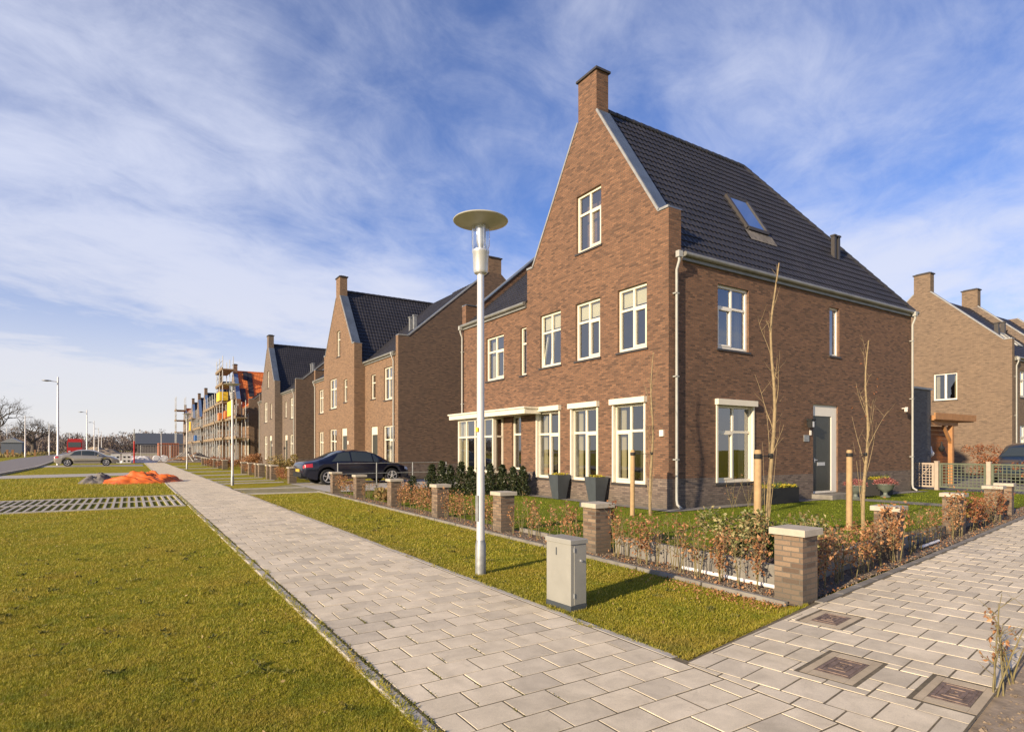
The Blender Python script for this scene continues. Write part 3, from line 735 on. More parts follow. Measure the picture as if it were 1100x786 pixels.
def downpipe(root, x, y, ztop, dx, dy, zbot=0.03, r=0.034):
    """dx,dy point away from the wall"""
    mb = MB(); off = 0.07
    mb.tube([(x+dx*0.15, y+dy*0.15, ztop), (x+dx*0.15, y+dy*0.15, ztop-0.14), (x+dx*off, y+dy*off, ztop-0.34), (x+dx*off, y+dy*off, zbot+0.22), (x+dx*(off+0.02), y+dy*(off+0.02), zbot+0.10), (x+dx*(off+.15), y+dy*(off+.15), zbot+0.02)], r, 10)
    mb.box((x+dx*.15-0.065, y+dy*.15-0.055, ztop-0.06), (x+dx*.15+0.065, y+dy*.15+0.055, ztop+0.09))
    for z in (1.2, 3.2, 5.2):
        if z < ztop-0.5: mb.box((x-.06*abs(dy)+min(0, dx*.1), y-.06*abs(dx)+min(0, dy*.1), z), (x+.06*abs(dy)+max(0, dx*.1), y+.06*abs(dx)+max(0, dy*.1), z+0.03))
    return mb.build('downpipe', M['pipe'], root, True)
def gutter(root, p, q, out):
    p = Vector(p); q = Vector(q); mb = MB(); o = Vector(out)
    mb.tube([p+o*0.10, q+o*0.10], 0.062, 12)
    n = o*0.05
    a, b = p+n+Vector((0, 0, 0.06)), q+n+Vector((0, 0, -0.14)); mb.box(a-o*0.045, b+o*0.01)
    return mb.build('gutter', M['gutter'], root, True)
def vent(root, x, y, z, h=0.75, w=0.14, mat='galv'):
    mb = MB(); mb.box((x-w/2, y-w/2, z), (x+w/2, y+w/2, z+h)); mb.box((x-w*.7, y-w*.7, z+h), (x+w*.7, y+w*.7, z+h+0.05)); return mb.build('roof_vent', M[mat], root)
def inner(root, x0, x1, y0, y1):
    """dim rooms behind the windows: back wall, floor above"""
    mb = MB(); mb.box((x0, y0, 3.1), (x1, y1, 3.25)); mb.box((x0, y0, 6.0), (x1, y1, 6.05)); mb.box((x0+3.2, y0, 0), (x0+3.3, y1, 6)); mb.build('room_interior', M['interior'], root)

def cross_roof(root, gx, X, yc, hw, xr, zr, th=0.43, zr_main=None, mat='tile', S=True, lo=False):
    """gable roof running east from the street gable to the main ridge; relief tiles on its south slope"""
    x0 = gx+th; rise = zr-ZE; L = math.hypot(hw, rise)
    ue0 = X-x0; ue1 = xr-x0
    sub = 4 if lo else 6
    mb = tiles((x0, yc-hw, ZE), (1, 0, 0), (0, hw/L, rise/L), L, lambda v: (0, max(0.02, ue0+(ue1-ue0)*v/L)), sub=sub, tw=0.18, course=0.26)
    r_ = mb.build('roof', M[mat], root, True)
    b = MB(); quad(b, (x0, yc+hw, ZE), (X, yc+hw, ZE), (xr, yc, zr), (x0, yc, zr)); b.build('roof_back', M[mat], r_)
    ridge_caps((x0, yc, zr+0.03), (xr, yc, zr+0.03)).build('ridge_tiles', M[mat], r_, True)
    return r_
def main_roof(root, X, xr, y0, y1, zr, v0=0.0, v1=0.0, mat='tile', lo=False, east=True):
    """ridge along the street; v0/v1: how far the valley eats into each end at the top"""
    run = xr-X; rise = zr-ZE; L = math.hypot(run, rise)
    mb = tiles((X-0.04, y0, ZE), (0, 1, 0), (run/L, 0, rise/L), L, lambda v: (v0*v/L, (y1-y0)+v1*v/L), sub=4 if lo else 6)
    r_ = mb.build('roof', M[mat], root, True)
    if east:
        b = MB(); quad(b, (xr, y0+v0, zr), (xr, y1+v1, zr), (xr+run, y1+v1, ZE), (xr+run, y0+v0, ZE)); b.build('roof_back', M[mat], r_)
        ridge_caps((xr, y0+v0*0, zr+0.03), (xr, y1, zr+0.03)).build('ridge_tiles', M[mat], r_, True)
    return r_

# ---------------- the corner house
def corner_house():
    X, Y0, Y1, YA, XE = 10.87, 10.04, 16.10, 20.60, 22.90
    h = thing('brick_house', (X, Y0, 0), 'large brown brick corner house with a tall street gable, skylight and glossy dark tiled roof', 'house', 'finished brick houses along the path')
    yc = (Y0+Y1)/2
    FW, FS = Face('W', X), Face('S', Y0)
    gf = [(10.80, 12.00), (12.60, 13.80), (14.33, 15.56)]; uf = [(10.76, 11.82), (12.52, 13.59), (14.30, 15.37)]
    holes = [(a, b, 0.58, 2.64) for a, b in gf]+[(a, b, 4.01, 5.65) for a, b in uf]+[(12.48, 13.55, 7.09, 8.74)]
    wm, pm = MB(), MB()
    facade(h, FW, Y0, Y1, gable_top(yc, Y0, Y1, 10.85), holes, None, wmb=wm, pmb=pm)
    # south front
    sh = [(12.60, 14.12, 0.60, 2.60), (12.66, 13.92, 4.05, 5.70), (17.80, 18.34, 4.30, 5.77), (16.93, 18.26, 0.16, 2.79)]
    facade(h, FS, X, XE, [(XE, ZE), (X+0.43, ZE), (X+0.43, ZSH), (X, ZSH)], sh, None, wmb=wm, pmb=pm)
    # annex: wall of the bay side
    ah = [(16.14, 16.50, 3.90, 5.47), (17.54, 18.75, 3.92, 5.47), (16.46, 17.02, 0.80, 2.57), (17.55, 20.15, 0.66, 2.56)]
    facade(h, FW, Y1, YA, [(YA, 7.0), (YA-.3, 7.0), (YA-.3, ZE), (Y1, ZE)], ah, None, wmb=wm, pmb=pm)
    FN, FE = Face('N', YA), Face('E', XE)
    facade(h, FN, X, XE, [(XE, ZE), (16.7, 10.9), (15.9, 10.9), (11.4, 7.0), (X, 7.0)], [], None, wmb=wm, pmb=pm)
    facade(h, FE, Y0, YA, [(YA, ZE), (Y0, ZE)], [], None, wmb=wm, pmb=pm)
    quad(wm, (X, YA-.3, ZE), (11.0, YA-.3, ZE), (15.9, YA-.3, 10.3), (15.9, YA-.3, 10.9), (11.4, YA-.3, 7.0), (X, YA-.3, 7.0))
    # parapet of the gable: back, and the shoulder step
    t = 0.43; gt = [(Y0, ZE)]+list(reversed(gable_top(yc, Y0, Y1, 10.85)))+[(Y1, ZE)]
    quad(wm, *[(X+t, a, z) for a, z in reversed(gt)])
    quad(wm, (X, Y1, ZE), (X, Y1, ZSH), (X+t, Y1, ZSH), (X+t, Y1, ZE))
    quad(wm, (X+t, Y0, ZE), (X+t, Y0, ZSH), (X+t, Y0+.33, ZSH), (X+t, Y0+.33, ZE))
    wobj = wm.build('wall', M['brick'], h); pm.build('plinth', M['plinth'], h)
    chimney(h, X, X+0.43, yc-0.4, yc+0.4, 10.85, 11.98, 'brick')
    gtop = list(reversed(gable_top(yc, Y0, Y1, 10.85)))
    coping(h, X, t, gtop[:3]); coping(h, X, t, gtop[3:])
    # windows
    for i, (a, b) in enumerate(gf): window(h, FW, a, b, 0.58, 2.64, flip=(i == 0), shutter=True)
    for i, (a, b) in enumerate(uf): window(h, FW, a, b, 4.01, 5.65, flip=(i == 2), blind=True, curtain=False, tilt=(i == 2))
    window(h, FW, 12.48, 13.55, 7.09, 8.74, curtain=False)
    window(h, FS, 12.60, 14.12, 0.60, 2.60, shutter=True); window(h, FS, 12.66, 13.92, 4.05, 5.70, mat='white')
    window(h, FS, 17.80, 18.34, 4.30, 5.77, style='plain', mat='white')
    window(h, FW, 16.14, 16.50, 3.90, 5.47, style='tall', curtain=False); window(h, FW, 17.54, 18.75, 3.92, 5.47)
    window(h, FW, 16.46, 17.02, 0.80, 2.57, style='tall', curtain=False)
    # bay window with its flat canopy
    bx = 0.42; FB = Face('W', X-bx)
    bay = window(h, FB, 17.55, 20.15, 0.66, 2.56, style='wide', sill=False, dep=0.0)
    bay['label'] = 'projecting four-light bay window under the flat canopy'
    bm = MB(); bm.box((X-bx, 17.55, 0), (X-0.002, 20.15, 0.655)); bm.build('bay_base', M['plinth'], h)
    for yy, F in ((17.55, Face('S', 17.55)), (20.15, Face('N', 20.15))):
        b = window(h, F, X-bx+0.075, X-0.003, 0.66, 2.56, style='tall', sill=False, curtain=False, dep=0.0)
    cm = MB(); cm.box((X-0.62, 15.33, 2.58), (X-0.003, 20.5, 2.74)); cm.box((X-0.66, 15.29, 2.74), (X-0.003, 20.55, 2.79)); cm.build('canopy', M['frame'], h)
    # door on the south side
    fm = MB()
    for (a0, z0, a1, z1) in ((16.93, 0.16, 17.0, 2.79), (17.98, 0.16, 18.26, 2.79), (17.0, 2.46, 17.98, 2.79), (17.0, 0.16, 17.98, 0.22)): FS.box(fm, a0, z0, 0.05, a1, z1, 0.13)
    df = fm.build('door_frame', M['white'], h)
    dm = MB(); FS.box(dm, 17.003, 0.223, 0.075, 17.977, 2.457, 0.12); d = dm.build('door', M['door'], h)
    hm = MB(); FS.box(hm, 17.07, 1.08, 0.045, 17.11, 1.20, 0.074); hm.tube([FS.pt(17.09, 1.15, 0.04), FS.pt(17.20, 1.15, 0.03)], 0.011, 8); hm.build('handle', M['steel'], d)
    lm = MB(); FS.box(lm, 17.27, 0.98, 0.062, 17.66, 1.08, 0.074); lm.build('letter_slot', M['steel'], d)
    sm = MB(); sm.box((16.85, Y0-0.62, 0.02), (18.35, Y0-0.004, 0.15)); sm.build('doorstep', M['concrete'], h)
    # small things fixed to the walls
    wl = MB(); FS.box(wl, 16.60, 2.16, -0.03, 16.68, 2.36, -0.003); FS.box(wl, 16.555, 2.09, -0.18, 16.725, 2.30, -0.06); FS.box(wl, 16.53, 2.30, -0.20, 16.75, 2.34, -0.03); l_ = wl.build('wall_lantern', M['black'], h)
    gm = MB(); FS.box(gm, 16.60, 2.11, -0.185, 16.68, 2.27, -0.181); gm.build('lantern_glass', M['head'], l_)
    b = MB(); FS.box(b, 16.74, 1.88, -0.025, 16.82, 2.02, -0.003); b.build('doorbell', M['white'], h)
    b = MB(); FS.box(b, 16.44, 1.69, -0.02, 16.70, 1.88, -0.003); b.build('house_number_plate', M['galv'], h)
    b = MB(); FW.box(b, 10.18, 1.78, -0.05, 10.30, 1.93, -0.003); b.build('wall_socket_box', M['white'], h)
    b = MB(); b.tube([FS.pt(22.25, 2.86, 0), FS.pt(22.2, 2.86, -0.12)], 0.02, 8); b.bar(FS.pt(22.26, 2.86, -0.14), FS.pt(22.08, 2.78, -0.2), 0.09); b.build('security_camera', M['white'], h, True)
    # roofs
    rise = 11.15-ZE; hw = yc-Y0; L = math.hypot(hw, rise)
    x0 = X+t; xe = 23.12; xh = 17.80
    mb = tiles((x0, Y0-0.04, ZE), (1, 0, 0), (0, hw/L, rise/L), L, lambda v: (0, (xe-x0)+(xh-xe)*v/L))
    r_ = mb.build('roof', M['tile'], h, True)
    b = MB(); quad(b, (x0, Y1, ZE), (xe, Y1, ZE), (xh, yc, 11.15), (x0, yc, 11.15)); quad(b, (xe, Y0-0.04, ZE), (xe, Y1, ZE), (xh, yc, 11.15)); b.build('roof_back', M['tile'], r_)
    ridge_caps((x0, yc, 11.19), (xh, yc, 11.19)).build('ridge_tiles', M['tile'], r_, True)
    ridge_caps((xe-.05, Y0, ZE+0.05), (xh, yc, 11.19)).build('hip_tiles', M['tile'], r_, True)
    main_roof(h, X, 16.3, Y1, YA-0.3, 10.85, v0=-hw*0.98, mat='tile')
    coping(h, YA, 0.3, [(X, 7.0), (11.4, 7.0), (15.88, 10.85)], 'N')
    # skylight
    def RP(x, y, o=0.0): return Vector((x, y-o*rise/L, ZE+(y-Y0)*rise/hw+o*hw/L))
    sl = MB(); pts = [(15.16, 11.05), (16.12, 11.05), (16.12, 11.80), (15.16, 11.80)]
    for (a, b_) in zip(pts, pts[1:]+pts[:1]): sl.bar(RP(*a, .10), RP(*b_, .10), 0.10, 0.09)
    s_ = sl.build('skylight', M['dark_trim'], h)
    gl = MB(); quad(gl, *[RP(*p, 0.115) for p in pts]); 
    n = NT('skylight_glass'); n.set((0.55, 0.62, 0.70), 0.02, 1.0)
    gl.build('skylight_glass', n.m, s_)
    fl = MB(); quad(fl, RP(15.02, 10.80, .075), RP(16.26, 10.80, .075), RP(16.26, 11.02, .075), RP(15.02, 11.02, .075)); fl.build('flashing', M['rubble'], s_)
    for xx in (19.75, 19.98): vent(h, xx, 11.0, 7.8, 0.75, 0.12, 'dark_trim')
    gutter(h, (X+t+.02, Y0, ZE-0.02), (23.15, Y0, ZE-0.02), (0, -1, 0))
    gutter(h, (X, Y1+.02, ZE-0.02), (X, YA-0.1, ZE-0.02), (-1, 0, 0))
    downpipe(h, X+0.20, Y0, ZE-0.1, 0, -1); downpipe(h, XE-0.06, Y0, ZE-0.1, 0, -1); downpipe(h, X, YA-0.12, ZE-0.1, -1, 0)
    vm = MB()
    inner(h, X+0.2, XE-0.2, Y0+0.2, YA-0.2)
    return h
corner_house()

# ---------------- the garage wall behind it, and the timber lean-to
gh = thing('brick_shed', (23, 11, 0), 'low ash-grey brick shed joined to the back of the corner house', 'shed')
b = MB(); b.box((22.93, 11.0, 0), (26.7, 16.5, 3.80)); b.build('wall', M['brick_ash'], gh)
b = MB(); b.box((22.93, 10.95, 3.803), (26.75, 16.5, 3.88)); b.build('roof_trim', M['zinc_edge'], gh)
cp = thing('timber_carport', (28, 12, 0), 'open timber lean-to with a braced post and flat roof beside the grey shed', 'carport')
b = MB(); b.box((26.72, 10.9, 2.62), (30.4, 15.5, 2.82)); b.box((26.72, 10.84, 2.66), (30.5, 10.898, 2.92)); b.build('flat_roof', M['timber_lt'], cp)
for (x, y) in ((28.75, 11.1),): 
    b = MB(); b.box((x-.08, y-.08, 0), (x+.08, y+.08, 2.44)); b.build('post', M['timber_lt'], cp)
b = MB(); b.box((26.75, 11.02, 2.442), (29.2, 11.18, 2.618)); b.bar((28.7, 11.1, 1.75), (28.05, 11.1, 2.44), 0.10); b.build('beam', M['timber_lt'], cp)
b = MB()
for k in range(14): b.box((26.76, 11.35, 0.05+k*0.17), (29.6, 11.40, 0.21+k*0.17))
b.build('board_wall', M['timber'], cp)
for (x, z, lb) in ((27.25, 1.3, 'small white wall decoration hanging on the lean-to boards'), (28.2, 1.5, 'dark hanging decoration on the lean-to boards, the right of two')):
    b = MB(); b.lathe([(0.02, -0.14), (0.10, -0.06), (0.12, 0.02), (0.05, 0.12), (0.015, 0.3)], (x, 11.22, z), 10); tag(b.build('hanging_ornament', M['pvc'] if x < 28 else M['black'], None, True), lb, 'ornament')

# ---------------- terrace houses down the path
def street_house(y0, label, brickm='brick_warm', sidem='brick_shaded_side', annexS=4.8, gw=6.0, annexN=4.8, gx=10.26, X=10.87, done=True, lo=False, roofm='tile', group='finished brick houses along the path', copm='zinc', schim=True):
    h = thing('brick_house' if done else 'unfinished_house', (X, y0, 0), label, 'house', group)
    yG0, yG1, yN = y0+annexS, y0+annexS+gw, y0+annexS+gw+annexN; yc = (yG0+yG1)/2; XE = 21.73; xr = 16.3; zr = 10.75; zpk = 10.4
    FG, FA = Face('W', gx), Face('W', X)
    o = yc
    hg = [(o-.45, o+.25, 6.9, 8.4), (o+.3, o+1.75, 3.92, 5.7), (o-1.75, o-1.1, 4.15, 5.45), (o+.3, o+1.75, 0.6, 2.68), (o-1.7, o-0.7, 0.1, 2.68)]
    ha, hn = [], []
    if annexS > 3: ha = [(yG0-1.65, yG0-.95, 4.15, 5.45), (yG0-4.0, yG0-2.9, 3.95, 5.6), (yG0-1.95, yG0-.95, 0.1, 2.68), (yG0-4.3, yG0-2.8, 0.6, 2.66)]
    if annexN > 3: hn = [(yG1+.4, yG1+1.4, 3.92, 5.5), (yG1+.4, yG1+1.4, 0.6, 2.66), (yG1+2.4, yG1+3.5, 3.92, 5.5), (yG1+2.4, yG1+3.5, 0.6, 2.66)]
    wm, pm, wd = MB(), MB(), MB()
    facade(h, FG, yG0, yG1, gable_top(yc, yG0, yG1, zpk, 0.38), hg, None, wmb=wm, pmb=pm)
    if ha: facade(h, FA, y0, yG0, [(yG0, ZE), (y0+.3, ZE), (y0+.3, 7.0), (y0, 7.0)], ha, None, wmb=wm, pmb=pm)
    if hn: facade(h, FA, yG1, yN, [(yN, 7.0), (yN-.3, 7.0), (yN-.3, ZE), (yG1, ZE)], hn, None, wmb=wm, pmb=pm)
    # gable returns and parapet back
    t = 0.43; x1 = max(X, gx+t)
    wm.add([(gx, yG0, 0), (X, yG0, 0), (X, yG0, ZE), (gx+t, yG0, ZE), (gx+t, yG0, ZSH), (gx, yG0, ZSH)], [(0, 1, 2, 3, 4, 5)])
    wm.add([(gx, yG1, 0), (X, yG1, 0), (X, yG1, ZE), (gx+t, yG1, ZE), (gx+t, yG1, ZSH), (gx, yG1, ZSH)], [(5, 4, 3, 2, 1, 0)])
    gt = [(yG0, ZE)]+list(reversed(gable_top(yc, yG0, yG1, zpk, 0.38)))+[(yG1, ZE)]
    quad(wm, *[(gx+t, a, z) for a, z in reversed(gt)])
    wm.build('wall', M[brickm], h)
    # side gable ends
    FS, FN = Face('S', y0), Face('N', yN)
    stop = [(XE, 7.0), (21.2, 7.0), (16.72, zr+.05), (15.88, zr+.05), (11.4, 7.0), (X, 7.0)]
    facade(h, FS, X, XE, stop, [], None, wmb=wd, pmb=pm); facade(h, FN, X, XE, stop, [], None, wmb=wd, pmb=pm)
    facade(h, Face('E', XE), y0, yN, [(yN, ZE), (y0, ZE)], [], None, wmb=wd, pmb=pm)
    quad(wd, (X, yN-.3, ZE), (11.0, yN-.3, ZE), (15.88, yN-.3, 10.2), (15.88, yN-.3, zr+.05), (11.4, yN-.3, 7.0), (X, yN-.3, 7.0))
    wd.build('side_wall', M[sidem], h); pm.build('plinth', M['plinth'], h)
    chimney(h, gx, gx+.43, yc-.38, yc+.38, zpk, 11.5, brickm)
    if schim: chimney(h, 15.9, 16.7, y0, y0+.43, zr+.05, 11.6, brickm)
    gtop = list(reversed(gable_top(yc, yG0, yG1, zpk, 0.38)))
    coping(h, gx, t, gtop[:3], mat=copm); coping(h, gx, t, gtop[3:], mat=copm)
    coping(h, y0, .3, [(X, 7.0), (11.4, 7.0), (15.88, zr+.05)], 'S', mat='zinc')
    coping(h, yN, .3, [(X, 7.0), (11.4, 7.0), (15.88, zr+.05)], 'N', mat='zinc')
    cross_roof(h, gx, X, yc, (yG1-yG0)/2, xr, zr, t, lo=lo, mat=roofm)
    if annexS > 3: main_roof(h, X, xr, y0+.3, yG0, zr, v1=gw/2, lo=lo, mat=roofm)
    if annexN > 3: main_roof(h, X, xr, yG1, yN-.3, zr, v0=-gw/2, lo=lo, mat=roofm)
    if done:
        if annexS > 3:
            for yy in (yG0-2.1, yG0-1.55): vent(h, 12.9, yy, ZE+2.03*.825, 0.75, 0.16)
            gutter(h, (X, y0+.32, ZE-.02), (X, yG0-.02, ZE-.02), (-1, 0, 0)); downpipe(h, X, y0+.45, ZE-.1, -1, 0)
        if annexN > 3: gutter(h, (X, yG1+.02, ZE-.02), (X, yN-.32, ZE-.02), (-1, 0, 0)); downpipe(h, X, yN-.45, ZE-.1, -1, 0)
        for k, (a, b, c, d) in enumerate(hg):
            if k == 4: continue
            window(h, FG, a, b, c, d, style='cross' if b-a > 1 else 'tall', curtain=(k in (1, 3)))
        for k, (a, b, c, d) in enumerate(ha+hn):
            if c < 0.3: continue
            window(h, FA, a, b, c, d, style='cross' if b-a > .9 else 'tall')
        for F, a, b in ((FG, o-1.7, o-.7),)+(((FA, yG0-1.95, yG0-.95),) if ha else ()):
            fm = MB(); F.box(fm, a, .1, .05, a+.08, 2.68, .13); F.box(fm, b-.08, .1, .05, b, 2.68, .13); F.box(fm, a+.08, 2.25, .05, b-.08, 2.68, .13); fm.build('door_frame', M['frame'], h)
            dm = MB(); F.box(dm, a+.083, .1, .07, b-.083, 2.247, .12); d_ = dm.build('door', M['door'], h)
            hm = MB(); F.box(hm, a+.15, 1.1, .045, a+.19, 1.22, .069); hm.build('handle', M['steel'], d_)
        b = MB(); FG.box(b, o-2.05, 1.75, -.03, o-1.9, 1.95, -.003); b.build('doorbell', M['white'], h)
    else:
        for F, hh in ((FG, hg), (FA, ha+hn)):
            for (a, b, c, d) in hh: window(h, F, a, b, c, d, style='double' if b-a > 1 else 'plain', curtain=False, sill=False)
    inner(h, X+.2, XE-.2, y0+.2, yN-.2)
    return h
street_house(27.2, 'orange-brown brick house behind the dark parked car, with front gable and chimney', gw=6.0)
street_house(48.3, 'greyer brown brick house second beyond the corner house, in front of the scaffolded ones', brickm='brick_grey', gw=6.0, annexS=4.9, lo=True)
ug = 'houses under construction at the far end of the row'
u1 = street_house(70.2, 'unfinished house under an orange roof membrane with stacked dark tiles, nearest scaffolded one', 'brick_warm', 'brick_warm', 4.3, 6.0, 4.6, done=False, lo=True, roofm='orange_mem', group=ug, copm='blue_sheet', schim=False)
ts = MB()   # stacks of tiles waiting on the membrane: real courses lying on the slope
hw, rise = 3.0, 10.75-ZE; yc4 = 70.2+4.3+3
rs = random.Random(5)
for xx, v0, v1 in ((11.1, .15, .5), (12.0, .3, .95), (12.9, .05, .4), (13.9, .35, .95), (14.7, .5, .98), (11.6, .75, .97)):
    a = Vector((xx, yc4-hw+hw*v0, ZE+rise*v0+0.10)); b_ = Vector((xx, yc4-hw+hw*v1, ZE+rise*v1+0.10)); ts = MB(); ts.bar(a, b_, 0.55, 0.12); ts.build('tile_stack', M['tile'], u1)
for yy, v0, v1 in ((71.3, .1, .5), (72.6, .3, .8), (73.6, .1, .35)):
    ts = MB(); ts.bar((10.87+5.4*v0, yy, ZE+4.5*v0+.12), (10.87+5.4*v1, yy, ZE+4.5*v1+.12), 0.12, 0.5); ts.build('tile_stack', M['tile'], u1)
street_house(84.6, 'unfinished brown house with a slim chimney behind the yellow-decked scaffold', 'brick_warm', 'brick_warm', 3.1, 6.0, 4.6, done=False, lo=True, group=ug, copm='blue_sheet', schim=False)
street_house(102.4, 'unfinished house with blue-clad gable edge, third in the scaffolded row', 'brick_warm', 'brick_grey', 4.6, 6.0, 2.0, done=False, lo=True, group=ug, copm='blue_sheet', schim=False)
street_house(116.4, 'unfinished house with orange-brown walls, fourth in the scaffolded row', 'brick_warm', 'brick_warm', 1.6, 6.0, 4.0, done=False, lo=True, group=ug, copm='blue_sheet', schim=False)
street_house(129.5, 'unfinished far house, fifth in the scaffolded row', 'brick_warm', 'brick_warm', 1.0, 6.0, 4.6, done=False, lo=True, group=ug, copm='blue_sheet', schim=False)
street_house(146, 'farthest unfinished house, dark roof behind the tall scaffold tower', 'brick_warm', 'brick_warm', 4.6, 6.0, 4.6, done=False, lo=True, roofm='orange_mem', group=ug, copm='blue_sheet', schim=False)

# ---------------- the row on the right, seen end-on
def right_row():
    X, Y0, yr, Y1 = 38.0, 11.97, 16.1, 20.2; W_ = 6.3; zr = 10.25; sl = (zr-ZE)/(yr-Y0)
    labs = ['pale brown end house at the right, small white window in its blank side wall', 'second brick terrace house behind the end house, its chimney rising mid-roof', 'third terrace house of the right-hand row, cut by the photo edge', 'last terrace house of the right-hand row beyond the photo edge']
    for k in range(4):
        x0, x1 = X+k*W_, X+(k+1)*W_
        h = thing('terrace_house', (x0, Y0, 0), labs[k], 'house', 'terrace houses at the right edge')
        wm, pm = MB(), MB()
        top = [(Y1, 7.15), (Y1-.35, 7.15), (yr+.42, zr+.1), (yr-.42, zr+.1), (Y0+.35, 7.15), (Y0, 7.15)]
        hs = [(x0+1.05, x0+2.3, 4.2, 5.6), (x0+1.05, x0+2.5, 0.9, 2.75), (x0+3.6, x0+4.6, .1, 2.6), (x0+3.6, x0+4.8, 4.2, 5.6)]
        facade(h, Face('S', Y0), x0 + (0.004 if k else 0), x1, [(x1, ZE), (x0+.3, ZE), (x0+.3, 7.15), (x0, 7.15)], hs, None, wmb=wm, pmb=pm)
        if k == 0:
            facade(h, Face('W', X), Y0, Y1, top, [(14.38, 15.52, 4.2, 5.68)], None, wmb=wm, pmb=pm)
            w = window(h, Face('W', X), 14.38, 15.52, 4.2, 5.68, style='double', mat='white'); w['label'] = 'white two-light window high in the blank side wall'
        else: quad(wm, *[(x0+.003, a, z) for a, z in [(Y0, ZE)]+list(reversed(top))+[(Y1, ZE)]])
        quad(wm, *[(x0+.3, a, z) for a, z in [(Y0+.002, ZE)]+list(reversed(top))+[(Y1, ZE)]])
        wm.build('wall', M['brick_tan'] if k == 0 else M['brick_grey'], h); pm.build('plinth', M['plinth'], h)
        for j, (a, b, c, d) in enumerate(hs):
            if j != 2: window(h, Face('S', Y0), a, b, c, d, style='cross')
        dm = MB(); Face('S', Y0).box(dm, x0+3.6, .1, .06, x0+4.6, 2.6, .12); dm.build('door', M['door'], h)
        coping(h, x0, .3, list(reversed(top))[:3], 'W', mat='zinc_edge'); coping(h, x0, .3, list(reversed(top))[3:], 'W', mat='zinc_edge')
        if k < 2: chimney(h, x0, x0+.45, yr-.42, yr+.42, zr+.1, 11.4, 'brick_tan')
        L = math.hypot(yr-Y0, zr-ZE)
        mb = tiles((x0+.3, Y0-.04, ZE), (1, 0, 0), (0, (yr-Y0)/L, (zr-ZE)/L), L, lambda v: (0, W_-.3), sub=4); r_ = mb.build('roof', M['tile'], h, True)
        b = MB(); quad(b, (x0+.3, yr, zr), (x1, yr, zr), (x1, Y1, ZE), (x0+.3, Y1, ZE)); b.build('roof_back', M['tile'], r_)
        gutter(h, (x0+.32, Y0, ZE-.02), (x1-.05, Y0, ZE-.02), (0, -1, 0)); downpipe(h, x0+.36, Y0, ZE-.1, 0, -1)
        for (sx, v) in ((2.2, .38), (3.9, .26)):
            s_ = MB(); P = lambda x, vv, o=.09: Vector((x, Y0+(yr-Y0)*vv-o*.7, ZE+(zr-ZE)*vv+o*.7))
            pp = [(x0+sx, v), (x0+sx+.75, v), (x0+sx+.75, v+.2), (x0+sx, v+.2)]
            for a, b_ in zip(pp, pp[1:]+pp[:1]): s_.bar(P(*a), P(*b_), .08)
            so = s_.build('skylight', M['galv'], h); gq = MB(); quad(gq, *[P(*p, .11) for p in pp]); gq.build('skylight_glass', M['car_glass'], so)
        vent(h, x0+3.3, Y0+.42*(yr-Y0), ZE+.40*(zr-ZE), .75, .2, 'dark_trim'); vent(h, x0+5.2, Y0+.5*(yr-Y0), ZE+.48*(zr-ZE), .75, .2, 'dark_trim')
        inner(h, x0+.35, x1-.05, Y0+.2, Y1-.2)
    facade_e = None
right_row()

# ------------------------------------------------------------------ lamp posts along the path
def path_lamp(x, y, label):
    t = thing('street_lamp', (x, y, 0), label, 'street lamp', 'disc-topped lamp posts along the path')
    H = 3.53
    b = MB(); b.lathe([(0.062, 0.0), (0.062, 0.34), (0.056, 0.37), (0.050, 0.40)], (x, y, 0), 24); b.build('base_sleeve', M['galv'], t, True)
    b = MB(); b.lathe([(0.049, 0.39), (0.047, 1.0), (0.040, H)], (x, y, 0), 24); b.build('pole', M['alu'], t, True)
    b = MB(); b.box((x-.053, y-.03, .62), (x-.040, y+.03, .92)); b.build('pole_hatch', M['galv'], t)
    b = MB(); b.lathe([(0.04, H-.04), (0.075, H-.02), (0.085, H+.01), (0.094, H+0.21), (0.10, H+.22), (0.10, H+.245), (0.06, H+.25)], (x, y, 0), 24); hd = b.build('lamp_head', M['steel'], t, True)
    b = MB(); b.lathe([(0.088, H+.25), (0.105, H+.30), (0.108, H+.50), (0.10, H+.535)], (x, y, 0), 24); b.build('glass_cylinder', M['clear'], hd, True)
    b = MB(); b.lathe([(0.03, H+.25), (0.036, H+.30), (0.052, H+.36), (0.050, H+.50), (0.062, H+.53)], (x, y, 0), 16)
    for k in range(3): a = k*2.1+.4; b.bar((x+.092*math.cos(a), y+.092*math.sin(a), H+.25), (x+.092*math.cos(a), y+.092*math.sin(a), H+.53), .008)
    b.build('lamp_reflector', M['steel'], hd, True)
    b = MB(); b.lathe([(0.05, H+.525), (0.12, H+.535), (0.16, H+.54), (0.318, H+.585), (0.322, H+.592), (0.315, H+.60), (0.1, H+.625), (0.02, H+.63)], (x, y, 0), 48); b.build('lamp_disc', M['disc'], t, True)
    b = MB(); b.bar((x-.052, y-.01, 1.66), (x-.052, y-.01, 1.71), 0.012, .045); b.build('sticker', M['yellow'], t)
    return t
path_lamp(3.45, 6.08, 'tall white lamp post with a wide disc top in the verge, nearest of all')
path_lamp(3.50, 26.6, 'second disc-topped lamp post, standing in the verge past the driveway strips')
path_lamp(3.55, 50.5, 'third disc-topped lamp post in front of the scaffolded houses')
path_lamp(3.8, 101, 'farthest disc-topped lamp post beyond the rubble at the path end')

